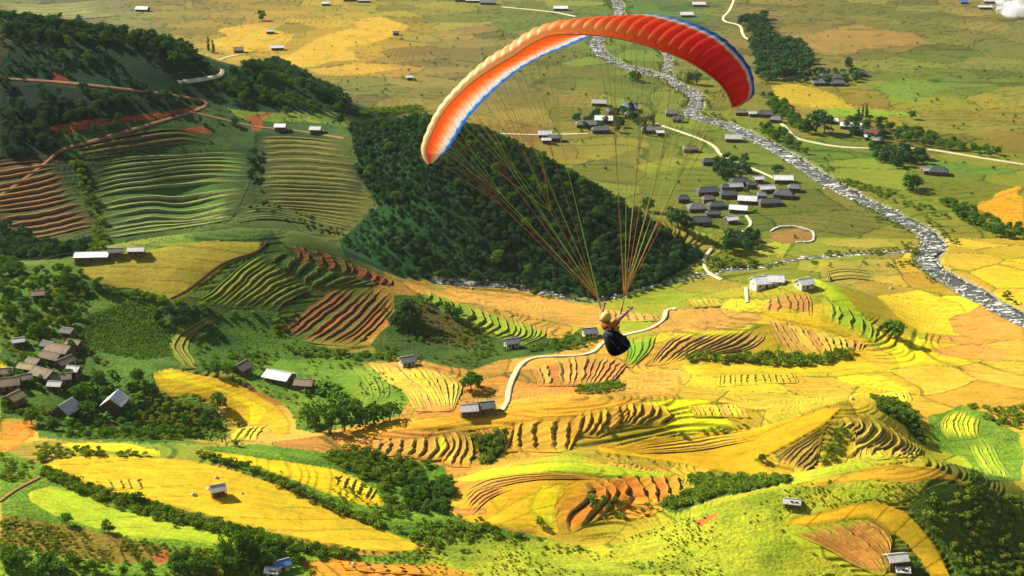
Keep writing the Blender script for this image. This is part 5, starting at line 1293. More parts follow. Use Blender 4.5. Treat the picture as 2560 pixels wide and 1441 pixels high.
# the nearest of each kind stand on their own
def px_size(q):
    return q[2] / q[1]
for k, cnt, word in (('wood', 20, 'dark tree'), ('tree', 70, 'green tree'), ('shrub', 235, 'green shrub'), ('scrub', 55, 'yellow green shrub')):
    L = sorted([q for q in REST[k] if q[3]], key=px_size, reverse=True)
    for x, y, h, where in L[:cnt]:
        plant(k, x, y, h, word + ' ' + where, word + 's ' + where)
    REST[k] = L[cnt:] + [q for q in REST[k] if not q[3]]

def mass(name, label, cat, items, kinds):
    """One object that carries every remaining plant as instances of the same crowns."""
    P_ = np.array([(x, y, 0, h / NAT[k]) for k in kinds for x, y, h, _w in items[k]])
    P_[:, 2] = height(P_[:, 0], P_[:, 1]) - .05
    kk = np.concatenate([np.full(len(items[k]), i) for i, k in enumerate(kinds)])
    src = [PROTO[(k, v)] for k in kinds for v in range(len(KINDS[k])) if (k, v) in PROTO]
    offs, cnts, c = [], [], 0
    for k in kinds:
        m = sum((k, v) in PROTO for v in range(len(KINDS[k])))
        offs.append(c); cnts.append(m); c += m
    idx_ = np.array([offs[q] for q in kk]) + (rng.random(len(kk)) * np.array([cnts[q] for q in kk])).astype(int)
    me = bpy.data.meshes.new(name)
    me.vertices.add(len(P_))
    me.vertices.foreach_set('co', P_[:, :3].astype(np.float32).ravel())
    for an, ty, val in (('size', 'FLOAT', P_[:, 3]), ('turn', 'FLOAT', rng.uniform(0, 6.28, len(P_))), ('pick', 'INT', idx_), ('fat', 'FLOAT', rng.uniform(.85, 1.2, len(P_)))):
        at = me.attributes.new(an, ty, 'POINT')
        at.data.foreach_set('value', val.astype(np.int32 if ty == 'INT' else np.float32))
    o = bpy.data.objects.new(name, me)
    C.objects.link(o)
    g = bpy.data.node_groups.new(name, 'GeometryNodeTree')
    g.interface.new_socket('Geometry', in_out='INPUT', socket_type='NodeSocketGeometry')
    g.interface.new_socket('Geometry', in_out='OUTPUT', socket_type='NodeSocketGeometry')
    N, L = g.nodes.new, g.links.new
    gi, go = N('NodeGroupInput'), N('NodeGroupOutput')
    iop, jn = N('GeometryNodeInstanceOnPoints'), N('GeometryNodeJoinGeometry')
    for s in src[::-1]:
        oi = N('GeometryNodeObjectInfo')
        oi.inputs['Object'].default_value = s
        oi.inputs['As Instance'].default_value = True
        L(oi.outputs['Geometry'], jn.inputs[0])
    def attr(an, ty):
        a = N('GeometryNodeInputNamedAttribute'); a.data_type = ty
        a.inputs['Name'].default_value = an
        return a.outputs['Attribute']
    L(gi.outputs[0], iop.inputs['Points'])
    L(jn.outputs[0], iop.inputs['Instance'])
    iop.inputs['Pick Instance'].default_value = True
    L(attr('pick', 'INT'), iop.inputs['Instance Index'])
    rot = N('ShaderNodeCombineXYZ'); L(attr('turn', 'FLOAT'), rot.inputs[2])
    L(rot.outputs[0], iop.inputs['Rotation'])
    sc = N('ShaderNodeCombineXYZ')
    mu = N('ShaderNodeMath'); mu.operation = 'MULTIPLY'
    L(attr('size', 'FLOAT'), mu.inputs[0]); L(attr('fat', 'FLOAT'), mu.inputs[1])
    L(mu.outputs[0], sc.inputs[0]); L(mu.outputs[0], sc.inputs[1]); L(attr('size', 'FLOAT'), sc.inputs[2])
    L(sc.outputs[0], iop.inputs['Scale'])
    L(iop.outputs[0], go.inputs[0])
    md = o.modifiers.new('plants', 'NODES')
    md.node_group = g
    tag(o, label, cat, None, 'stuff')
    return o
mass('woodland', 'dense dark woods covering the hill and the steep spur', 'woodland', REST, ['wood', 'tree'])
mass('undergrowth', 'low scrub and bushes between the fields and on the near slopes', 'undergrowth', REST, ['shrub', 'scrub'])
# ------------------------------------------------------------------ houses, huts and sheds
def roof_material(name, col, rust, ridges=1.2, rough=.6, spec=.4):
    m, n, bs = node_mat(name)
    co = nn(n, 'ShaderNodeTexCoord').outputs['Object']
    f = noise_node(n, co, .9, 4, .65).outputs[0]
    g = noise_node(n, co, .25, 3, .6).outputs[0]
    rnd = nn(n, 'ShaderNodeObjectInfo').outputs['Random']
    w = math_node(n, 'MULTIPLY', math_node(n, 'SUBTRACT', math_node(n, 'ADD', f, math_node(n, 'MULTIPLY', g, .6)), .72), 3.2, True)
    c = mix_col(n, 'MIX', math_node(n, 'MULTIPLY', w, .55), col, rust)
    v = math_node(n, 'ADD', math_node(n, 'MULTIPLY', rnd, .35), .80)
    rgb = nn(n, 'ShaderNodeCombineXYZ')
    for i in range(3):
        n.links.new(v, rgb.inputs[i])
    n.links.new(mix_col(n, 'MULTIPLY', 1.0, c, rgb.outputs[0]), bs.inputs['Base Color'])
    bs.inputs['Roughness'].default_value = rough
    bs.inputs['Specular IOR Level'].default_value = spec
    wv = nn(n, 'ShaderNodeTexWave', bands_direction='X')
    wv.inputs['Scale'].default_value = ridges
    wv.inputs['Distortion'].default_value = .4
    n.links.new(co, wv.inputs['Vector'])
    bp = nn(n, 'ShaderNodeBump')
    bp.inputs['Strength'].default_value = .5
    bp.inputs['Distance'].default_value = .15
    n.links.new(wv.outputs[1], bp.inputs['Height'])
    n.links.new(bp.outputs[0], bs.inputs['Normal'])
    return m
ROOF = {
 'white': roof_material('white_sheet_roof', alb(250, 248, 244), alb(196, 186, 170)),
 'pale': roof_material('pale_sheet_roof', alb(206, 202, 192), alb(150, 142, 128)),
 'grey': roof_material('grey_tile_roof', alb(132, 132, 128), alb(96, 92, 84), 2.4, .85, .2),
 'dark': roof_material('dark_slate_roof', alb(84, 92, 92), alb(62, 66, 60), 2.4, .8, .25),
 'brown': roof_material('weathered_board_roof', alb(168, 148, 124), alb(98, 82, 68), 2.0, .95, .1),
 'blue': roof_material('blue_sheet_roof', alb(74, 124, 196), alb(120, 150, 186)),
 'red': roof_material('red_sheet_roof', alb(170, 46, 52), alb(120, 50, 48)),
 'tan': roof_material('tan_thatch_roof', alb(186, 168, 118), alb(132, 112, 74), 3.0, 1.0, .05),
}
M_WALLW = plain('plank_wall', alb(120, 96, 68), .9, .35, 1.5)
M_WALLP = plain('limewashed_wall', alb(214, 204, 180), .9, .2, .8)
M_PANE = plain('dark_window', (.012, .014, .016), .25, .1, 1.0, .5)
M_DOOR = plain('door_boards', alb(84, 58, 40), .85, .3, 2.0)
M_RIDGE = plain('ridge_sheet', alb(168, 164, 156), .7, .2, 1.0)

def box_vf(x0, x1, y0, y1, z0, z1):
    return ([(x0, y0, z0), (x1, y0, z0), (x1, y1, z0), (x0, y1, z0), (x0, y0, z1), (x1, y0, z1), (x1, y1, z1), (x0, y1, z1)],
            [(0, 3, 2, 1), (4, 5, 6, 7), (0, 1, 5, 4), (1, 2, 6, 5), (2, 3, 7, 6), (3, 0, 4, 7)])
def house(px, w, d, roof, yaw, label, group=None, hip=0.0, wall='plank', hw=2.7, pitch=.52, near=False, cat='house', name='house'):
    p = P(*px)
    if group == G1:
        w, d, yaw = w * .9, d * .92, yaw + (px[0] * 7 % 17) - 8
    yaw = math.radians(yaw)
    t = empty(name, (0, 0, 0), yaw, label, cat, group)
    cs_, sn = math.cos(yaw), math.sin(yaw)
    cor = [(p.x + cs_ * a - sn * b, p.y + sn * a + cs_ * b) for a in (-w / 2, 0, w / 2) for b in (-d / 2, 0, d / 2)]
    zz = height(np.array([c[0] for c in cor]), np.array([c[1] for c in cor]))
    t.location = (p.x, p.y, float(np.mean(zz)) + .25)
    sink = float(np.mean(zz) - np.min(zz)) + 1.2
    hr = d / 2 * pitch
    ov, th = .75, .22
    wm = M_WALLW if wall == 'plank' else M_WALLP
    gw = w / 2 - hip * d / 2
    # walls with their gable ends
    V = [(-w / 2, -d / 2, -sink), (w / 2, -d / 2, -sink), (w / 2, d / 2, -sink), (-w / 2, d / 2, -sink), (-w / 2, -d / 2, hw), (w / 2, -d / 2, hw), (w / 2, d / 2, hw), (-w / 2, d / 2, hw)]
    F = [(0, 1, 5, 4), (1, 2, 6, 5), (2, 3, 7, 6), (3, 0, 4, 7)]
    if hip < .2:
        V += [(-w / 2, 0, hw + hr - .1), (w / 2, 0, hw + hr - .1)]
        F += [(4, 7, 8), (5, 9, 6)]
    mesh_obj('wall', V, F, wm, t)
    # roof: four planes with thickness and eaves
    e = d / 2 + ov
    ze = hw - ov * pitch * 2 * .5
    zr = hw + hr + .12
    xr, xe = (gw + ov * .8 if hip < .2 else gw), w / 2 + ov * .8
    V = [(-xe, -e, ze), (xe, -e, ze), (xe, e, ze), (-xe, e, ze), (-xr, 0, zr), (xr, 0, zr)]
    V += [(x, y, z - th) for x, y, z in V]
    F = [(0, 1, 5, 4), (2, 3, 4, 5), (6, 10, 11, 7), (8, 11, 10, 9), (0, 6, 7, 1), (2, 8, 9, 3)]
    if hip >= .2:
        F += [(1, 2, 5), (3, 0, 4), (7, 11, 8), (9, 10, 6), (1, 7, 8, 2), (3, 9, 6, 0)]
    else:
        F += [(1, 7, 11, 5), (5, 11, 8, 2), (0, 4, 10, 6), (4, 3, 9, 10)]
    rf = mesh_obj('roof', V, F, ROOF[roof], t)
    mesh_obj('ridge_cap', *box_vf(-xr, xr, -.22, .22, zr - .06, zr + .07), M_RIDGE if roof not in ('brown', 'tan', 'dark') else ROOF[roof], rf)
    # door and windows on the long sides, a small window in each gable
    dr = mesh_obj('door', *box_vf(-.55, .55, -d / 2 - .07, -d / 2 + .05, -.1, 2.0), M_DOOR, t)
    if near:
        mesh_obj('handle', *box_vf(.34, .44, -d / 2 - .13, -d / 2 - .07, .9, 1.05), M_RIDGE, dr)
    for x in ((-.32, .32) if w > 5 else (.32,)):
        mesh_obj('window', *box_vf(x * w - .5, x * w + .5, -d / 2 - .05, -d / 2 + .05, .9, 1.9), M_PANE, t)
    if hip < .2:
        mesh_obj('window', *box_vf(-w / 2 - .05, -w / 2 + .05, -.5, .5, 1.0, 2.0), M_PANE, t)
        mesh_obj('window', *box_vf(w / 2 - .05, w / 2 + .05, -.5, .5, 1.0, 2.0), M_PANE, t)
    if near:
        for x in (-1, 1):
            mesh_obj('post', *box_vf(x * (w / 2 + .3) - .1, x * (w / 2 + .3) + .1, -d / 2 - .45, -d / 2 - .25, -sink, ze + .1), M_WALLW, t)
    return t
G1, G2, G3, G4, G5, G6 = 'houses of the valley village', 'houses of the riverside hamlet', 'houses of the left village', 'roofs at the top of the valley', 'roofs across the river', 'roofs of the far dark hamlet'
H = house
# the village by the spur
H((1770, 486), 16, 8, 'dark', 4, 'long dark roofed house at the upper left of the valley village', G1, .55)
H((1850, 462), 14, 7, 'dark', 3, 'topmost dark roofed house of the valley village with a pale streak', G1, .5)
H((1838, 474), 9, 6, 'pale', 3, 'narrow pale roof tucked below the topmost dark roof of the valley village', G1)
H((1822, 494), 12, 7, 'dark', 5, 'dark roofed house left of the white roof in the middle of the valley village', G1, .55)
H((1960, 494), 13, 9, 'dark', -12, 'dark hipped roof at the right edge of the valley village', G1, .6)
H((1925, 514), 15, 7, 'dark', 2, 'dark long roof below and right of the white roof in the valley village', G1, .5)
H((1740, 528), 11, 9, 'grey', 6, 'grey hipped roof at the left edge of the valley village', G1, .6)
H((1792, 522), 12, 7, 'dark', 4, 'dark roof between the grey hipped roof and the double white roof', G1, .55)
H((1750, 562), 14, 8, 'dark', 3, 'lowest dark roofed house of the valley village', G1, .5)
H((1783, 543), 9, 5, 'dark', 5, 'small dark roof above the lowest dark roofed house', G1, .5)
H((1896, 456), 6, 5, 'white', 4, 'small white roof in the lane at the top of the valley village', G1)
H((1957, 456), 13, 8, 'white', -8, 'bright white roof at the top right of the valley village', G1)
H((1916, 480), 10, 6, 'white', 4, 'white flat looking roof beside a red yard in the valley village', G1)
H((1868, 508), 12, 8, 'white', -6, 'large white roof in the middle of the valley village', G1)
H((1846, 531), 11, 7, 'white', -10, 'white roof just below the large white roof of the valley village', G1)
H((1828, 558), 7, 5, 'white', 16, 'small white shed above the curved village path', G1, cat='shed', name='shed')
H((1985, 478), 8, 6, 'grey', -8, 'grey roof behind the right edge of the valley village', G1, .4)
H((1850, 605), 11, 7, 'dark', -5, 'dark roof hidden in the trees below the valley village', G1, .5)
H((1708, 505), 8, 6, 'dark', 8, 'dark roof half hidden by trees at the far left of the valley village', G1, .5)
H((1905, 497), 6, 5, 'grey', -6, 'tiny grey roof between the white flat roof and the large white roof', G1, .4)
H((1815, 476), 7, 5, 'dark', 6, 'small dark roof left below the topmost dark roof of the valley village', G1, .5)
H((1880, 470), 7, 5, 'dark', 2, 'small dark roof right below the topmost dark roof of the valley village', G1, .5)
H((1770, 506), 8, 5, 'grey', 8, 'grey low roof between the long dark roof and the grey hipped roof', G1, .4)
# huts in the fields towards the river
H((1726, 380), 10, 6, 'brown', 4, 'lone brown grey hut in the green field left of the lane', None, .4, cat='hut', name='hut')
H((1832, 353), 11, 8, 'pale', -4, 'pale roofed house standing alone in the field above the village', None, .0)
H((1772, 412), 10, 6, 'dark', 3, 'dark roof in the trees where the lane enters the village', G1, .5)
# riverside hamlet
H((1498, 264), 11, 8, 'pale', -8, 'pale roofed house at the top of the riverside hamlet', G2)
H((1510, 306), 13, 9, 'white', -8, 'white roofed house in the middle of the riverside hamlet', G2)
H((1467, 318), 16, 7, 'grey', 3, 'long grey roof left of the white roofed house in the riverside hamlet', G2, .4)
H((1502, 332), 13, 6, 'grey', 4, 'grey roof below the white roofed house in the riverside hamlet', G2, .4)
H((1574, 276), 11, 10, 'blue', -6, 'blue roofed house of the riverside hamlet', G2, .3)
H((1580, 294), 11, 7, 'grey', -4, 'grey roofed house directly below the blue roof', G2, .4)
H((1530, 285), 8, 6, 'grey', 20, 'grey roof between the pale roof and the blue roof', G2, .4)
H((1362, 343), 9, 8, 'white', 0, 'white gabled house on the straight lane left of the riverside hamlet', G2)
H((1388, 352), 9, 6, 'grey', 0, 'low grey shed right of the white gabled house on the straight lane', G2, cat='shed', name='shed')
H((1366, 358), 6, 4, 'white', 0, 'tiny white shed below the white gabled house on the straight lane', G2, cat='shed', name='shed')
H((1625, 332), 13, 7, 'grey', 2, 'grey roofed house at the right of the riverside hamlet', G2, .4)
H((1650, 339), 5, 4, 'white', 2, 'small white lean to right of the grey roof in the riverside hamlet', G2, cat='shed', name='shed')
H((1680, 290), 10, 7, 'grey', -6, 'grey roofed house on the near bank beside the rapids', G2, .4)
H((1695, 305), 8, 6, 'dark', -6, 'dark little roof below the grey house beside the rapids', G2, .4)
# across the river
H((1852, 288), 8, 6, 'brown', -5, 'brown roof beside the bridge head under the tip of the canopy', G5)
H((1880, 291), 6, 5, 'white', 10, 'small white shed beside the bridge head', G5, cat='shed', name='shed')
H((1915, 292), 13, 8, 'dark', -18, 'dark roofed house where the valley road begins', G5, .5)
H((1940, 306), 9, 6, 'grey', -20, 'grey roof below the dark house where the valley road begins', G5, .4)
H((2080, 309), 8, 6, 'white', -10, 'small white roof beside the tallest dark tree across the river', G5)
H((2127, 322), 15, 7, 'white', -16, 'long white roof above the red roofed house', G5)
H((2148, 336), 9, 7, 'grey', -10, 'grey roof between the long white roof and the red roof', G5, .4)
H((2182, 342), 12, 8, 'red', -8, 'red roofed house beside the valley road', G5)
H((2172, 350), 6, 4, 'white', -8, 'white porch roof in front of the red roofed house', G5, cat='shed', name='shed')
H((2190, 358), 7, 5, 'pale', 12, 'pale shed below the red roofed house', G5, cat='shed', name='shed')
H((2345, 436), 12, 8, 'dark', -12, 'dark roofed house below the valley road near the right edge', None, .55)
H((2322, 434), 9, 4, 'pale', 10, 'pale narrow shed left of the dark roofed house below the valley road', None, cat='shed', name='shed')
H((2262, 396), 6, 5, 'tan', 5, 'small tan hut among the trees below the red roofed house', None, .3, cat='hut', name='hut')
# the far dark hamlet and beyond
H((1985, 184), 12, 8, 'grey', -14, 'grey roof at the left of the far dark hamlet', G6, .5)
H((2008, 188), 9, 7, 'dark', -10, 'dark roof second from the left in the far dark hamlet', G6, .5)
H((2062, 197), 9, 8, 'dark', 14, 'steep dark roof in the middle of the far dark hamlet', G6, .5)
H((2052, 213), 14, 7, 'grey', 2, 'long grey roof lowest in the far dark hamlet', G6, .4)
H((2092, 214), 12, 7, 'grey', 3, 'grey roof with a pale front low in the far dark hamlet', G6, .2)
H((2102, 200), 12, 9, 'dark', -14, 'broad dark roof right of the middle of the far dark hamlet', G6, .5)
H((2150, 190), 12, 9, 'dark', -5, 'separate dark house at the right of the far dark hamlet', G6, .55)
H((1922, 97), 11, 8, 'white', -12, 'white gabled house beside the grove behind the canopy', G4)
H((1747, 16), 15, 9, 'white', -4, 'white house at the top right of the canopy', G4)
H((1716, 42), 14, 10, 'white', 2, 'white roof just above the edge of the canopy', G4)
H((1402, 26), 16, 9, 'white', -5, 'white roofed house on the pale road at the top edge', G4)
H((1186, 6), 20, 10, 'pale', -4, 'pale roof of the top edge hamlet left of the pale road', G4)
H((1220, 11), 18, 9, 'grey', -5, 'grey roof of the top edge hamlet at the start of the pale road', G4)
H((1152, 4), 14, 9, 'grey', 0, 'grey roof at the left end of the top edge hamlet', G4)
H((882, 3), 22, 8, 'grey', 2, 'long grey roof at the top edge above the golden fields', G4)
H((910, 6), 14, 8, 'pale', 2, 'pale roof right of the long grey roof at the top edge', G4)
H((815, 14), 9, 7, 'white', 0, 'small white house alone near the top edge', G4)
H((357, 28), 14, 10, 'white', -8, 'white house alone behind the dark hill', G4)
H((597, 131), 9, 8, 'brown', 10, 'brown hut at the end of the grey lane above the wood', None)
H((694, 125), 12, 7, 'white', 8, 'white roof beside the hedge in the golden fields', None)
H((676, 84), 8, 6, 'pale', 8, 'pale hut below the lone grey green tree in the golden fields', None, cat='hut', name='hut')
H((1024, 200), 5, 5, 'white', 10, 'tiny white field hut left of the canopy', None, cat='hut', name='hut')
H((990, 88), 6, 5, 'grey', 5, 'tiny grey field hut in the far golden fields', None, cat='hut', name='hut')
H((2472, 8), 13, 8, 'white', -4, 'white roof at the top right corner among dark trees', G4)
H((2505, 26), 17, 8, 'white', 12, 'large white roof beside the smoke at the top right', G4)
H((2462, 23), 15, 6, 'white', -4, 'low white roof left of the smoke at the top right', G4)
H((2408, 10), 9, 7, 'blue', 4, 'small blue roof near the top right corner', G4)
# farm sheds on the knoll
H((1908, 716), 10.5, 8, 'white', 14, 'white gabled farm shed at the left of the pair on the knoll', None, 0, 'lime', 3.0)
H((1932, 710), 9, 7, 'white', -4, 'white farm shed joined at the right of the gabled one on the knoll', None, 0, 'lime', 2.6)
H((2010, 718), 7, 6, 'white', 24, 'little white house with an awning right of the farm sheds', None, 0, 'lime', 2.6)
# pasture hill
H((232, 648), 14.5, 7, 'white', 4, 'long white shed at the left end of the hill pasture', None, 0, 'plank', 2.2, .3, True, 'shed', 'shed')
H((290, 641), 5, 4, 'grey', 6, 'small grey shelter right of the long white shed', None, cat='shed', name='shed')
H((342, 638), 7, 4, 'pale', 2, 'low pale roof farther right on the hill pasture', None, cat='shed', name='shed')
H((702, 326), 6, 5, 'white', -4, 'tiny white hut on the track above the striped plots', None, cat='hut', name='hut')
H((790, 333), 6, 5, 'pale', -6, 'tiny pale hut farther right on the track above the striped plots', None, cat='hut', name='hut')
# middle slopes
H((1474, 842), 5.6, 5, 'grey', 14, 'grey roofed hut beside the lane left of the pilot', None, 0, 'lime', near=True, cat='hut', name='hut')
H((1278, 868), 5.4, 4.6, 'grey', 22, 'grey roofed hut with a pale gable under the crescent steps', None, 0, 'lime', near=True, cat='hut', name='hut')
H((1018, 914), 5.5, 5, 'grey', 26, 'grey hut above the ripple terraces', None, 0, 'lime', near=True, cat='hut', name='hut')
H((1206, 1030), 8.6, 5, 'grey', 14, 'long grey roof at the lower end of the pale lane', None, 0, near=True)
H((1172, 1036), 6, 5, 'pale', 10, 'pale low roof left of the long grey roof at the lane end', None, near=True, cat='shed', name='shed')
H((700, 953), 11, 8, 'white', -24, 'white roofed barn in the middle of the green slope', None, 0, 'plank', 2.6, .4, True, 'barn', 'barn')
H((604, 932), 6.5, 6, 'brown', 62, 'brown hut left of the white barn', None, near=True, cat='hut', name='hut')
H((762, 972), 7, 5, 'brown', -10, 'low brown roof behind the banana plants right of the white barn', None, near=True, cat='shed', name='shed')
# the village at the left
for u, v, w, d, rf, yaw, lb in (
 (152, 888, 13, 8, 'brown', -24, 'largest brown roof in the left village'), (172, 842, 6, 5, 'grey', -20, 'highest small grey roof of the left village'),
 (132, 905, 11, 7, 'brown', -26, 'long brown roof below the largest one in the left village'), (163, 918, 9, 6, 'brown', 58, 'brown roof turned sideways in the left village'),
 (112, 948, 12, 8, 'brown', -32, 'broad brown roof in the lower part of the left village'), (155, 958, 9, 6, 'brown', 12, 'brown roof right of the broad one in the left village'),
 (70, 932, 8, 5, 'tan', -20, 'tan roof beside the orange yard in the left village'), (18, 972, 11, 8, 'brown', 20, 'brown roof cut by the left edge'),
 (36, 1008, 7.5, 7, 'tan', 66, 'tan gabled house at the left edge'), (48, 866, 5, 4, 'pale', 20, 'small pale hut above the left village'),
 (98, 748, 6, 5, 'brown', 10, 'lone brown hut on the slope above the left village'), (15, 944, 7, 5, 'brown', 10, 'brown roof at the left edge above the cut one'),
 (188, 872, 7, 5, 'brown', -20, 'small brown roof right behind the largest one in the left village'), (122, 876, 6, 5, 'grey', -24, 'small grey roof left of the largest brown one in the left village'),
 (186, 938, 6, 5, 'pale', -15, 'pale little roof at the right side of the left village'), (88, 918, 7, 5, 'brown', -28, 'brown lean to above the orange yard in the left village'),
 (140, 976, 6, 4, 'pale', -8, 'pale sheet roof at the lower end of the left village'), (60, 960, 7, 5, 'brown', 30, 'brown roof turned towards the orange yard in the left village')):
    H((u, v), w * .8, d * .8, rf, yaw, lb, G3, near=True)
H((168, 1040), 8, 7, 'pale', 70, 'grey gabled house on posts in the left village garden', G3, 0, 'plank', 3.0, .75, True)
H((289, 1022), 8.5, 7.5, 'white', 84, 'white gabled house right of the grey gabled one', G3, 0, 'plank', 3.2, .72, True)
# near huts
H((545, 1238), 4.2, 3.4, 'pale', 24, 'small threshing hut standing in the big yellow field', None, 0, 'plank', 2.6, .6, True, 'hut', 'hut')
H((1980, 1264), 4.6, 2.6, 'pale', -14, 'small pale shed on the grassy near ridge', None, 0, 'plank', 1.5, .5, True, 'shed', 'shed')
H((2240, 1410), 5.6, 4.2, 'pale', 10, 'white roofed hut at the foot of the stubble terraces', None, 0, 'plank', 2.3, .45, True, 'hut', 'hut')
H((2256, 1434), 3.4, 2.4, 'white', -6, 'little white lean to below the hut at the foot of the stubble terraces', None, 0, 'plank', 1.4, .4, True, 'shed', 'shed')
H((704, 1424), 4.2, 3.2, 'blue', 30, 'blue roofed hut cut by the bottom edge', None, 0, 'lime', 2.2, .5, True, 'hut', 'hut')
H((682, 1437), 3.4, 2.8, 'white', -10, 'white sheeted shelter left of the blue roofed hut', None, 0, 'lime', 1.6, .4, True, 'shed', 'shed')

# straw piles on the cut fields
M_STRAW = plain('straw', alb(226, 204, 146), 1.0, .3, 1.5)
def straw(px, s, label):
    p = P(*px)
    r = np.random.default_rng(int(px[0]))
    V, F = [], []
    ns, nr = 12, 5
    for j in range(nr + 1):
        t = j / nr
        for i in range(ns):
            a = 2 * math.pi * i / ns
            rr = s * (1 - t ** 1.6) * (1 + r.uniform(-.16, .16)) + .02
            V.append((rr * math.cos(a), rr * .8 * math.sin(a), s * .9 * t - .2 + r.uniform(-.04, .04)))
    for j in range(nr):
        for i in range(ns):
            F.append((j * ns + i, j * ns + (i + 1) % ns, (j + 1) * ns + (i + 1) % ns, (j + 1) * ns + i))
    F.append(tuple(range(nr * ns, nr * ns + ns)))
    o = mesh_obj('straw_pile', V, F, M_STRAW, smooth=True)
    o.location = p
    tag(o, label, 'straw pile', 'straw piles on the cut fields')
for px, s, lb in (((484, 1238), 1.3, 'pale straw pile left of the threshing hut'), ((527, 1222), 1.6, 'straw pile right behind the threshing hut'), ((541, 1195), 1.0, 'small straw pile up the field from the threshing hut'),
                  ((605, 1234), .8, 'little straw pile right of the threshing hut'), ((555, 1030), 1.6, 'yellow straw pile on the step of the yellow tongue'), ((2130, 998), 1.2, 'pale straw pile on top of the fan hill'),
                  ((2228, 722), 1.4, 'pale straw pile in the field below the river bend'), ((885, 1410), 1.0, 'pale straw pile on the orange field at the bottom edge')):
    straw(px, s, lb)

# thin poles by the houses
for (u, v), h, lb in (((193, 950), 8, 'thin pale pole beside the brown roofs of the left village'), ((34, 952), 6, 'thin pole in the orange yard at the left edge'), ((704, 932), 6.5, 'thin pole behind the white barn'),
                      ((661, 968), 5, 'thin pole at the left corner of the white barn'), ((318, 1030), 6, 'thin pole beside the white gabled house')):
    p = P(u, v)
    o = empty('utility_pole', p, .3, lb, 'pole', 'poles by the houses')
    mesh_obj('shaft', *tube([(0, 0, -.8), (.03, 0, h * .5), (0, .05, h)], [.11, .09, .07], 6), M_STRAW, o)
    mesh_obj('crossbar', *tube([(-.5, 0, h - .5), (.5, 0, h - .5)], [.05, .05], 5), M_STRAW, o)

# low dry stone wall around the brown plot in the valley
def stone_wall(line, label):
    xyz = ground(smooth_line(line, 4.0))
    r = np.random.default_rng(3)
    V, F = [], []
    d = np.concatenate([[0], np.cumsum(np.hypot(*np.diff(xyz[:, :2], axis=0).T))])
    for t in np.arange(0, d[-1], .85):
        x, y = np.interp(t, d, xyz[:, 0]), np.interp(t, d, xyz[:, 1])
        s = r.uniform(.45, .75)
        k = len(V)
        v, f = box_vf(-s, s, -s * .7, s * .7, -.4, r.uniform(.5, .95))
        a = r.uniform(0, 3.1)
        z = float(height(x, y))
        V += [(x + q[0] * math.cos(a) - q[1] * math.sin(a), y + q[0] * math.sin(a) + q[1] * math.cos(a), z + q[2]) for q in v]
        F += [tuple(i + k for i in g) for g in f]
    o = mesh_obj('stone_wall', V, F, M_ROCK)
    tag(o, label, 'wall')
stone_wall([(1926, 580), (1945, 570), (1985, 568), (2015, 575), (2032, 582), (2034, 598), (2026, 606), (1992, 607)], 'pale stone wall around the brown plot below the village')

# smoke over the far right corner
def smoke():
    m = bpy.data.materials.new('smoke')
    m.use_nodes = True
    n = m.node_tree
    n.nodes.remove(n.nodes['Principled BSDF'])
    v = nn(n, 'ShaderNodeVolumePrincipled')
    v.inputs['Color'].default_value = (.99, .99, 1, 1)
    v.inputs['Anisotropy'].default_value = .2
    co = nn(n, 'ShaderNodeNewGeometry').outputs['Position']
    f = noise_node(n, co, .09, 4, .65).outputs[0]
    n.links.new(math_node(n, 'MULTIPLY', math_node(n, 'SUBTRACT', f, .42, True), .9), v.inputs['Density'])
    n.links.new(v.outputs[0], n.nodes['Material Output'].inputs['Volume'])
    p = P(2530, 42)
    bm = bmesh.new()
    bmesh.ops.create_icosphere(bm, subdivisions=3, radius=1.0)
    for q in bm.verts:
        c = q.co.copy()
        s = 1 + .35 * math.sin(3 * c.x + 1) * math.cos(4 * c.y) + .2 * math.sin(6 * c.z + 2 * c.x)
        q.co = Vector((c.x * 24 * s + 6, c.y * 20 * s, c.z * 11 * s + 10))
    me = bpy.data.meshes.new('smoke')
    bm.to_mesh(me); bm.free()
    me.materials.append(m)
    o = bpy.data.objects.new('smoke', me)
    o.location = p
    C.objects.link(o)
    tag(o, 'white smoke drifting beside the white roof at the top right', 'smoke', None, 'stuff')
smoke()

def haze():
    m = bpy.data.materials.new('haze')
    m.use_nodes = True
    n = m.node_tree
    n.nodes.remove(n.nodes['Principled BSDF'])
    v = nn(n, 'ShaderNodeVolumePrincipled')
    v.inputs['Color'].default_value = (.86, .93, 1, 1)
    v.inputs['Density'].default_value = HAZE
    n.links.new(v.outputs[0], n.nodes['Material Output'].inputs['Volume'])
    o = mesh_obj('haze', *box_vf(-30000, 30000, -3000, 18000, -6, 237), m)
    tag(o, 'thin blue haze over the valley', 'haze', None, 'stuff')
HAZE = 1.6e-5
haze()
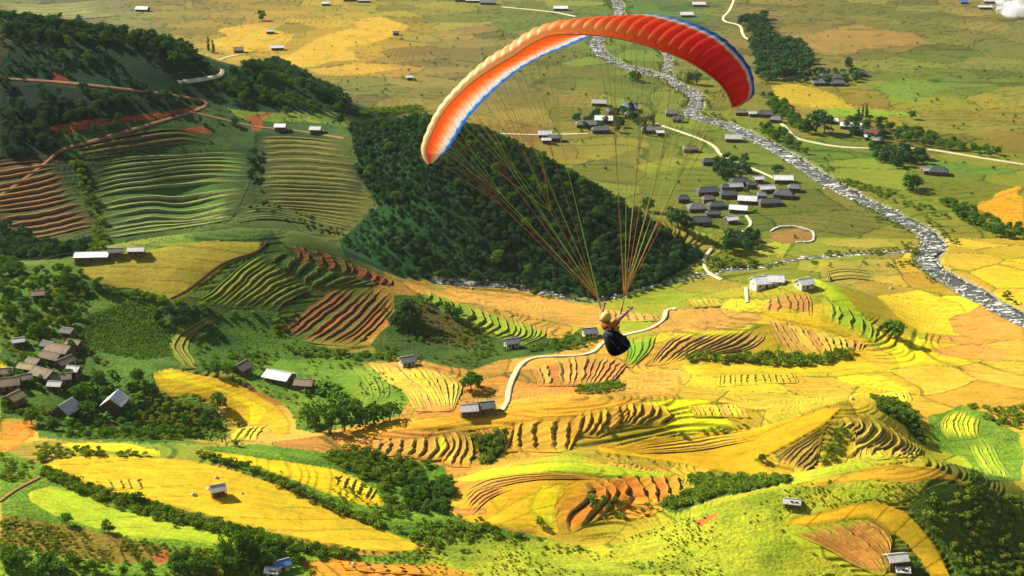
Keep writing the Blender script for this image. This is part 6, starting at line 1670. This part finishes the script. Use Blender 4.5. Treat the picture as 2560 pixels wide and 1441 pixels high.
# ------------------------------------------------------------------ the paraglider
def at_depth(u, v, d):
    dx, dy, dz = ray(u, v)
    return Vector((float(dx) * d, float(dy) * d, CAMZ + float(dz) * d))
def fabric(name, col=None, trans=.35):
    m = bpy.data.materials.new(name)
    m.use_nodes = True
    n = m.node_tree
    n.nodes.remove(n.nodes['Principled BSDF'])
    if col is None:
        at_ = nn(n, 'ShaderNodeAttribute', attribute_name='Col')
        c = at_.outputs['Color']
        f = noise_node(n, nn(n, 'ShaderNodeNewGeometry').outputs['Position'], 2.2, 3, .6).outputs[0]
        g = nn(n, 'ShaderNodeCombineXYZ')
        v = math_node(n, 'ADD', math_node(n, 'MULTIPLY', f, .24), .88)
        for i in range(3):
            n.links.new(v, g.inputs[i])
        c = mix_col(n, 'MULTIPLY', 1.0, c, g.outputs[0])
    else:
        c = nn(n, 'ShaderNodeRGB').outputs[0]
        c.default_value = tuple(col) + (1,)
    d, t, gl, mx, m2 = [nn(n, 'ShaderNode' + k) for k in ('BsdfDiffuse', 'BsdfTranslucent', 'BsdfGlossy', 'MixShader', 'MixShader')]
    n.links.new(c, d.inputs[0]); n.links.new(c, t.inputs[0])
    gl.inputs['Roughness'].default_value = .45
    mx.inputs[0].default_value = trans
    if col is None:
        n.links.new(at_.outputs['Alpha'], mx.inputs[0])
    n.links.new(d.outputs[0], mx.inputs[1]); n.links.new(t.outputs[0], mx.inputs[2])
    if col is None:      # small creases in the cloth
        cr = noise_node(n, nn(n, 'ShaderNodeNewGeometry').outputs['Position'], 5.0, 3, .6).outputs[0]
        bp = nn(n, 'ShaderNodeBump')
        bp.inputs['Strength'].default_value = .35
        bp.inputs['Distance'].default_value = .05
        n.links.new(cr, bp.inputs['Height'])
        n.links.new(bp.outputs[0], d.inputs['Normal'])
    m2.inputs[0].default_value = .03
    n.links.new(mx.outputs[0], m2.inputs[1]); n.links.new(gl.outputs[0], m2.inputs[2])
    n.links.new(m2.outputs[0], n.nodes['Material Output'].inputs[0])
    return m
M_SAIL = fabric('sailcloth', None, .58)
M_TAPE = fabric('cream_tape', tuple(alb(250, 216, 176)), .2)
M_LINE_Y = plain('yellow_line', (.72, .74, .10), .7, .1)
M_LINE_R = plain('red_line', (.72, .17, .08), .7, .1)
M_LINE_G = plain('green_line', (.40, .62, .10), .7, .1)
M_BLACK = plain('black_cordura', (.008, .008, .011), .75, .3, 4.0, .25)
M_WEB = plain('cream_webbing', alb(224, 206, 150), .8, .1)
M_WEBK = plain('black_webbing', (.012, .012, .014), .8, .1)
M_STEEL = plain('steel', (.5, .5, .5), .35, .1, 1, .5, .9)
RIBS = [(1071, 410, 1086, 406), (1064, 379, 1113, 383), (1077, 338, 1136, 352), (1108, 280, 1170, 298), (1160, 223, 1226, 237), (1220, 177, 1297, 177), (1283, 140, 1366, 137), (1330, 108, 1425, 114),
        (1380, 88, 1470, 94), (1455, 86, 1545, 60), (1533, 95, 1618, 36), (1619, 116, 1707, 48), (1697, 144, 1785, 80), (1735, 163, 1824, 106), (1790, 202, 1874, 165), (1813, 228, 1886, 205), (1824, 249, 1884, 240), (1831, 270, 1852, 265)]
D0 = 36.0
def sail_stations(n):
    R = np.array(RIBS, float)
    le = smooth_line(R[:, :2], 2.0); 
    key = np.concatenate([[0], np.cumsum(np.hypot(*np.diff(R[:, :2], axis=0).T))])
    t = np.linspace(0, key[-1], n)
    # spline every coordinate over the span
    def spl(col):
        out = np.zeros(n)
        for i, tt in enumerate(t):
            k = min(max(int(np.searchsorted(key, tt) - 1), 0), len(key) - 2)
            h = key[k + 1] - key[k]; f = (tt - key[k]) / h
            m0 = (col[k + 1] - col[max(k - 1, 0)]) / (key[k + 1] - key[max(k - 1, 0)] + 1e-9)
            m1 = (col[min(k + 2, len(key) - 1)] - col[k]) / (key[min(k + 2, len(key) - 1)] - key[k] + 1e-9)
            out[i] = (2 * f ** 3 - 3 * f ** 2 + 1) * col[k] + (f ** 3 - 2 * f ** 2 + f) * h * m0 + (-2 * f ** 3 + 3 * f ** 2) * col[k + 1] + (f ** 3 - f ** 2) * h * m1
        return out
    q = [spl(R[:, i]) for i in range(4)]
    LE, TE = [], []
    for a, b, c, d in zip(*q):
        off = math.hypot(c - a, d - b)
        LE.append(at_depth(a, b, D0)); TE.append(at_depth(c, d, D0 + 2.35 * off / 98))
    return LE, TE
NCELL, SUBS = 38, 4
LE, TE = sail_stations(NCELL * SUBS + 1)
HANG = at_depth(1530, 745, D0 + .8)
NORM = []
for i in range(len(LE)):
    a, b = LE[max(i - 1, 0)], LE[min(i + 1, len(LE) - 1)]
    n_ = (b - a).cross(TE[i] - LE[i]).normalized()
    if n_.dot(LE[i] - HANG) < 0:
        n_.negate()
    NORM.append(n_)
UP = [(.015, .0), (-.006, .022), (.002, .055), (.03, .095), (.08, .132), (.16, .163), (.26, .176), (.38, .168), (.5, .145), (.62, .113), (.72, .083), (.79, .062), (.85, .043), (.9, .028), (.95, .013), (1., .0)]
LO = [(.015, .0), (.06, -.012), (.14, -.018), (.25, -.018), (.38, -.014), (.5, -.01), (.6, -.006), (.7, -.003), (.78, -.001), (.84, .0), (.88, .0), (.93, .0), (1., .0)]
def mixc(a, b, t):
    t = min(max(t, 0), 1)
    return tuple(a[i] + (b[i] - a[i]) * t for i in range(3))
def sail_colour(s, x, top):
    white, blue = (.82, .84, .86), (.015, .20, .62)
    red = mixc((.94, .46, .12), (.94, .16, .03), (s - .2) / .4) if s < .6 else mixc((.96, .17, .03), (.98, .05, .018), (s - .6) / .22)
    nose = mixc((.97, .74, .34), (.95, .55, .15), s / .6) if s < .6 else mixc((.92, .48, .11), (.92, .05, .01), (s - .6) / .28)
    if top:
        c = mixc(nose, red, (x - .03) / .17)
        if s < .42:
            c = mixc(c, (.85, .80, .62), (x - .55) / .1)
        c = mixc(c, white, (x - .66) / .03)
        pale = (.45, .70, .85)
        c = mixc(c, mixc(pale, blue, (s - .55) / .25), (x - .79) / .03)
    else:
        r2 = mixc((.84, .13, .05), (.86, .24, .06), s / .35)
        c = mixc(r2, white, (x - .18) / .40)
        c = mixc(c, blue, (x - .82) / .025)
    return c + (((.5 + .24 * min(max((s - .35) / .3, 0), 1)) if top else .74),)
glider = empty('paraglider', HANG, 0, 'red and orange paraglider with white and blue edges flying over the valley', 'paraglider')
def to_local(p):
    return (p - HANG)
for c in range(NCELL):
    V, F, CC = [], [], []
    for prof, top in ((UP, True), (LO, False)):
        base = len(V)
        for j, (x, y) in enumerate(prof):
            for k in range(SUBS + 1):
                i = c * SUBS + k
                s = i / (NCELL * SUBS)
                ch = TE[i] - LE[i]
                f = k / SUBS
                puff = math.sin(math.pi * f) * (1 - .6 * x) * ((.018 + .04 * min(s * 1.8, 1)) if top else -.03) * min(1, ch.length / 1.8)
                if j == 0:
                    puff *= .2
                scal = (1 - .025 * math.sin(math.pi * f)) if x > .9 else 1      # trailing edge scallops
                fat = 1 - .48 * min(max((s - .38) / .3, 0), 1.12)
                bulge = ch.length * y * (fat if top else 1)
                p = LE[i] + ch * x * scal + NORM[i] * (bulge + puff * (0 if x >= 1 else 1))
                V.append(to_local(p)); CC.append(sail_colour(s, x + .025 * math.sin(math.pi * f) * (1 if top else -.6), top))
        w = SUBS + 1
        for j in range(len(prof) - 1):
            for k in range(SUBS):
                q = (base + j * w + k, base + j * w + k + 1, base + (j + 1) * w + k + 1, base + (j + 1) * w + k)
                F.append(q if top else q[::-1])
    mesh_obj('canopy_cell', V, F, M_SAIL, glider, CC, True)
V, F = tube([to_local(LE[i] + (TE[i] - LE[i]) * .012 + NORM[i] * -.005) for i in range(0, len(LE), 2)], [.017] * len(range(0, len(LE), 2)), 5)
mesh_obj('leading_edge_tape', V, F, M_TAPE, glider)

RT = [at_depth(1495, 746, D0 + .85), at_depth(1561, 741, D0 + .85)]      # tops of the risers
RB = [at_depth(1513, 812, D0 + .75), at_depth(1547, 812, D0 + .70)]      # carabiners
def on_sail(rib, x):
    i = rib * SUBS
    return LE[i] + (TE[i] - LE[i]) * x - NORM[i] * .02
for side in (0, 1):
    half = list(range(1, 19)) if side == 0 else list(range(37, 19, -1))
    for row, (x, mat) in enumerate(((.10, M_LINE_R), (.34, M_LINE_Y), (.62, M_LINE_R))):
        for g in range(4):
            ribs = half[g * 4 + row % 2:g * 4 + row % 2 + 4:1 + (g % 2 == 3)]
            top = sum((on_sail(r, x) for r in ribs), Vector()) / len(ribs)
            foot = RT[side] + Vector((.02 * (row - 1), .05 * (row - 1), 0))
            j = foot + (top - foot) * (.58 + .04 * row)
            parts = [tube([to_local(foot), to_local(j)], [.0098, .009], 4)]
            for r in ribs:
                parts.append(tube([to_local(j), to_local(on_sail(r, x))], [.005, .004], 4))
            mesh_obj('suspension_line', *join(*parts), M_LINE_G if row == 2 and g % 2 else mat, glider)
    # brake lines
    hand = at_depth(1507, 768, D0 + .95) if side == 0 else at_depth(1574, 768, D0 + .75)
    j = hand + (on_sail(8 if side == 0 else 30, 1.0) - hand) * .45
    parts = [tube([to_local(hand), to_local(RT[side] + Vector((0, .1, .05))), to_local(j)], [.006] * 3, 4)]
    for r in ((3, 6, 9, 12) if side == 0 else (35, 32, 29, 26)):
        parts.append(tube([to_local(j), to_local(on_sail(r, .995))], [.005, .004], 4))
    mesh_obj('brake_line', *join(*parts), M_LINE_Y, glider)
    d = (RB[side] - RT[side])
    for k in (-1, 0, 1):
        a, b = RT[side] + Vector((.015 * k, .05 * k, 0)), RB[side] + Vector((.004 * k, .012 * k, .02))
        mid = a + (b - a) * .42
        mesh_obj('riser', *tube([to_local(a), to_local(mid)], [.016, .016], 4), M_WEB, glider)
        mesh_obj('riser', *tube([to_local(mid), to_local(b)], [.016, .016], 4), M_WEBK, glider)
    mesh_obj('brake_handle', *tube([to_local(hand + Vector((-.06, 0, -.01))), to_local(hand + Vector((.06, .02, -.01)))], [.014, .014], 6), M_BLACK, glider)

# ------------------------------------------------------------------ harness and pilot
HIP = at_depth(1550, 858, D0 + .8)
harness = empty('harness', HIP, 0, 'bulky black paragliding harness hanging under the risers around the pilot', 'harness')
def harness_shell():
    ax = [(-.335, .02, .40), (-.30, -.02, .33), (-.24, -.06, .22), (-.14, -.09, .08), (-.04, -.10, -.06), (.03, -.08, -.17), (.06, -.04, -.245), (.06, 0, -.275)]
    hw = [.07, .16, .225, .29, .33, .30, .19, .03]
    hd = [.06, .12, .17, .215, .235, .21, .14, .03]
    V, F, n = [], [], 20
    t0 = (Vector(ax[-1]) - Vector(ax[0])).normalized()
    side = t0.cross(Vector((0, 1, 0))).normalized()
    back = Vector((0, 1, 0)) - t0 * t0.y
    back.normalize()
    for p, w, d in zip(ax, hw, hd):
        for k in range(n):
            a = 2 * math.pi * k / n
            c, s = math.cos(a), math.sin(a)
            e = .78
            V.append(Vector(p) + side * (w * math.copysign(abs(c) ** e, c)) + back * (d * math.copysign(abs(s) ** e, s)))
    for j in range(len(ax) - 1):
        for k in range(n):
            F.append((j * n + k, j * n + (k + 1) % n, (j + 1) * n + (k + 1) % n, (j + 1) * n + k))
    F.append(tuple(range(n))[::-1]); F.append(tuple(range((len(ax) - 1) * n, len(ax) * n)))
    o = mesh_obj('harness_pack', V, F, M_BLACK, harness, smooth=True)
    sd = o.modifiers.new('round', 'SUBSURF'); sd.levels = sd.render_levels = 1
    return side, back
_side, _back = harness_shell()
M_PIPE = plain('grey_piping', (.06, .06, .065), .8, .1)
for _x0, _x1 in (((-.40, -.13, .36), (.02, -.33, -.16)), ((-.22, -.13, .36), (.24, -.26, -.05))):
    _m = tuple((np.array(_x0) + np.array(_x1)) / 2 + np.array((0, -.13, .02)))
    mesh_obj('pack_strap', *tube([_x0, _m, _x1], [.011, .012, .011], 5), M_PIPE, harness)
M_LOGO = plain('white_patch', alb(236, 236, 214), .7, .1)
M_LEAF = plain('green_print', alb(96, 122, 74), .7, .1)
M_WINE = plain('wine_red_panel', (.14, .012, .022), .7, .2)
def patch(name, cx, cz, w, h, rot, mat, out, parent):
    """A sewn on panel, curved over the pack."""
    V, F, n = [], [], 6
    for j in range(n + 1):
        for i in range(n + 1):
            a, b = (i / n - .5) * w, (j / n - .5) * h
            x = cx + a * math.cos(rot) - b * math.sin(rot); z = cz + a * math.sin(rot) + b * math.cos(rot)
            V.append((x, out + .35 * (a * a + b * b) , z))
    for j in range(n):
        for i in range(n):
            k = j * (n + 1) + i
            F.append((k, k + 1, k + n + 2, k + n + 1))
    o = mesh_obj(name, V, F, mat, parent, smooth=True)
    so = o.modifiers.new('thick', 'SOLIDIFY'); so.thickness = .012
    return o
lp = patch('logo_panel', -.335, .30, .26, .13, -.35, M_LOGO, -.175, harness)
patch('emblem', -.27, .295, .10, .06, -.5, M_LEAF, -.195, lp)
patch('side_panel', .075, .135, .085, .15, .35, M_WINE, -.295, harness)
patch('buckle', -.055, .0, .03, .03, .2, M_STEEL, -.345, harness)
for (a, b) in (((-.44, .02, .40), (-.30, -.12, .46)), ((-.20, -.10, .47), (-.24, -.14, .30))):
    mesh_obj('shoulder_strap', *tube([a, tuple((Vector(a) + Vector(b)) / 2 + Vector((0, -.03, .03))), b], [.026, .03, .026], 6), M_WEBK, harness)
for s in (0, 1):
    p = RB[s] - HIP
    mesh_obj('carabiner', *tube([p + Vector((0, 0, .05)), p + Vector((.025, 0, 0)), p + Vector((0, 0, -.05)), p + Vector((-.025, 0, 0)), p + Vector((0, 0, .05))], [.008] * 5, 5), M_STEEL, harness)
    mesh_obj('hang_strap', *tube([p + Vector((0, 0, -.05)), (p + Vector((-.05, -.02, -.35))) * .8], [.022, .03], 6), M_WEBK, harness)

M_SKIN = plain('skin', (.62, .30, .19), .6, .1, 6)
M_SHIRT = plain('orange_shirt', (.78, .26, .035), .85, .2, 5)
M_TROUSER = plain('dark_trousers', (.02, .02, .026), .9, .2, 5)
M_HELMET = plain('yellow_helmet', (.90, .62, .10), .3, .06, 2, .5)
M_VISOR = plain('dark_band', (.01, .01, .012), .4, .1)
pilot = empty('person', HIP, 0, 'person in an orange shirt and yellow helmet holding both brake lines up', 'person')
def skinned(name, chains, mat, parent, root, levels=2):
    """One continuous body grown over a skeleton: chains of (point, radius); equal points are one joint."""
    V, E, R_, ids = [], [], [], {}
    for ch in chains:
        prev = None
        for p, r in ch:
            k = tuple(round(a, 3) for a in p)
            if k not in ids:
                ids[k] = len(V); V.append(p); R_.append(r)
            if prev is not None and prev != ids[k]:
                E.append((prev, ids[k]))
            prev = ids[k]
    me = bpy.data.meshes.new(name)
    me.from_pydata(V, E, [])
    me.materials.append(mat)
    o = bpy.data.objects.new(name, me)
    C.objects.link(o)
    o.parent = parent
    md = o.modifiers.new('skin', 'SKIN')
    md.use_smooth_shade = True
    lay = me.skin_vertices[0] if me.skin_vertices else None
    if lay is None:
        bpy.context.view_layer.objects.active = o
        lay = me.skin_vertices.new() if hasattr(me.skin_vertices, 'new') else me.skin_vertices[0]
    for i, r in enumerate(R_):
        lay.data[i].radius = (r, r)
        lay.data[i].use_root = (i == ids[tuple(round(a, 3) for a in root)])
    sd = o.modifiers.new('round', 'SUBSURF'); sd.levels = sd.render_levels = levels
    return o
PEL, SPI, CHE, NEC = (0.0, .05, .02), (-.12, .05, .20), (-.27, .05, .40), (-.335, .03, .53)
HED, TOP = (-.375, .02, .63), (-.40, .02, .74)
SL, EL_, HL = (-.44, .10, .47), (-.50, .16, .74), (-.435, .15, .955)
SR_, ER_, HR = (-.17, .0, .50), (-.03, -.09, .72), (.215, -.06, .945)
KL, FL, KR, FR = (.02, .48, -.02), (.02, .80, -.30), (.16, .46, -.02), (.15, .78, -.30)
def lerp(a, b, t):
    return tuple(a[i] + (b[i] - a[i]) * t for i in range(3))
body = [[(PEL, .15), (SPI, .135), (CHE, .15), (NEC, .062), (HED, .088), (TOP, .075)],
        [(CHE, .15), (SL, .085), (lerp(SL, EL_, .5), .064), (EL_, .056), (lerp(EL_, HL, .4), .054), (HL, .036)],
        [(CHE, .15), (SR_, .085), (lerp(SR_, ER_, .5), .064), (ER_, .056), (lerp(ER_, HR, .4), .054), (HR, .036)],
        [(PEL, .15), (lerp(PEL, KL, .35), .095), (KL, .065), (lerp(KL, FL, .4), .055), (FL, .038), ((FL[0] + .05, FL[1] + .16, FL[2] + .04), .032)],
        [(PEL, .15), (lerp(PEL, KR, .35), .095), (KR, .065), (lerp(KR, FR, .4), .055), (FR, .038), ((FR[0] + .05, FR[1] + .16, FR[2] + .04), .032)]]
bd = skinned('body', body, M_SKIN, pilot, PEL)
skinned('shirt', [[(lerp(PEL, SPI, .5), .15), (SPI, .148), (CHE, .165), (lerp(CHE, NEC, .7), .085)], [(CHE, .165), (SL, .105), (lerp(SL, EL_, .45), .082)], [(CHE, .165), (SR_, .105), (lerp(SR_, ER_, .55), .085), (lerp(SR_, ER_, .8), .078)]], M_SHIRT, pilot, CHE)
skinned('trousers', [[(lerp(PEL, SPI, .4), .16), (PEL, .165), (lerp(PEL, KL, .35), .108), (KL, .076), (lerp(KL, FL, .9), .05)], [(PEL, .165), (lerp(PEL, KR, .35), .108), (KR, .076), (lerp(KR, FR, .9), .05)]], M_TROUSER, pilot, PEL)
for H0, E0, sx in ((HL, EL_, -1), (HR, ER_, 1)):
    h, e = Vector(H0), Vector(E0)
    fw = (h - e).normalized()
    sd_ = fw.cross(Vector((0, 1, 0))).normalized()
    pal = sd_.cross(fw).normalized()
    palm = [[(tuple(h), .03), (tuple(h + fw * .05), .034), (tuple(h + fw * .085), .030)]]
    hd = skinned('hand', palm, M_SKIN, pilot, tuple(h), 1)
    for k, ln in ((-1.5, .062), (-.5, .075), (.5, .072), (1.5, .056)):
        b0 = h + fw * .07 + sd_ * (.018 * k)
        b1 = b0 + fw * ln * .55
        b2 = b1 + pal * (.55 * ln) + fw * .01
        b3 = b2 - fw * ln * .4 + pal * .01
        skinned('finger', [[(tuple(b0), .0095), (tuple(b1), .009), (tuple(b2), .0085), (tuple(b3), .0075)]], M_SKIN, hd, tuple(b0), 1)
    t0 = h + fw * .02 - sd_ * .03 * sx
    skinned('thumb', [[(tuple(t0), .012), (tuple(t0 + fw * .03 - sd_ * .02 * sx + pal * .02), .011), (tuple(t0 + fw * .055 + pal * .045), .009)]], M_SKIN, hd, tuple(t0), 1)
# face, turned away from the camera and to the right
fd = Vector((.45, .88, -.05)).normalized()
fs = fd.cross(Vector((0, 0, 1))).normalized()
hc = Vector((-.385, .02, .665))
def blob(name, c, r, mat, parent, sz=1.0):
    bm = bmesh.new()
    bmesh.ops.create_uvsphere(bm, u_segments=12, v_segments=8, radius=r)
    for v in bm.verts:
        v.co.z *= sz
    me = bpy.data.meshes.new(name)
    bm.to_mesh(me); bm.free()
    me.materials.append(mat)
    me.polygons.foreach_set('use_smooth', np.ones(len(me.polygons), bool))
    o = bpy.data.objects.new(name, me)
    o.location = c
    C.objects.link(o)
    o.parent = parent
    return o
blob('nose', hc + fd * .098 - Vector((0, 0, .01)), .017, M_SKIN, pilot, 1.5)
for s in (-1, 1):
    blob('eye', hc + fd * .086 + fs * .032 * s + Vector((0, 0, .02)), .011, M_VISOR, pilot)
    blob('ear', hc + fs * .088 * s - fd * .01, .026, M_SKIN, pilot, 1.5)
blob('mouth', hc + fd * .086 - Vector((0, 0, .052)), .017, plain('lips', (.5, .16, .13), .6, .1), pilot, .5)
def helmet():
    bm = bmesh.new()
    bmesh.ops.create_uvsphere(bm, u_segments=28, v_segments=18, radius=1.0)
    kill = [v for v in bm.verts if v.co.z < -.34 and v.co.y > -.25 or v.co.z < -.62]
    bmesh.ops.delete(bm, geom=kill, context='VERTS')
    me = bpy.data.meshes.new('helmet')
    for v in bm.verts:
        v.co = Vector((v.co.x * .128, v.co.y * .150, v.co.z * .135))
    bm.to_mesh(me); bm.free()
    me.materials.append(M_HELMET)
    me.polygons.foreach_set('use_smooth', np.ones(len(me.polygons), bool))
    o = bpy.data.objects.new('helmet', me)
    o.location = hc + Vector((0, 0, .045))
    o.rotation_euler = (-.12, .12, math.atan2(fd.y, fd.x) - math.pi / 2)
    C.objects.link(o)
    o.parent = pilot
    so = o.modifiers.new('thick', 'SOLIDIFY'); so.thickness = .02; so.offset = 1
    # dark rim and chin strap
    V, F = tube([(.132 * math.cos(a), .154 * math.sin(a), -.048 - (.055 if math.sin(a) < -.2 else 0)) for a in np.linspace(0, 2 * math.pi, 25)], [.011] * 25, 5)
    mesh_obj('rim', V, F, M_VISOR, o)
    for s in (-1, 1):
        mesh_obj('strap', *tube([(.125 * s, 0, -.05), (.09 * s, .05, -.13), (.0, .085, -.165)], [.008] * 3, 4), M_VISOR, o)
helmet()
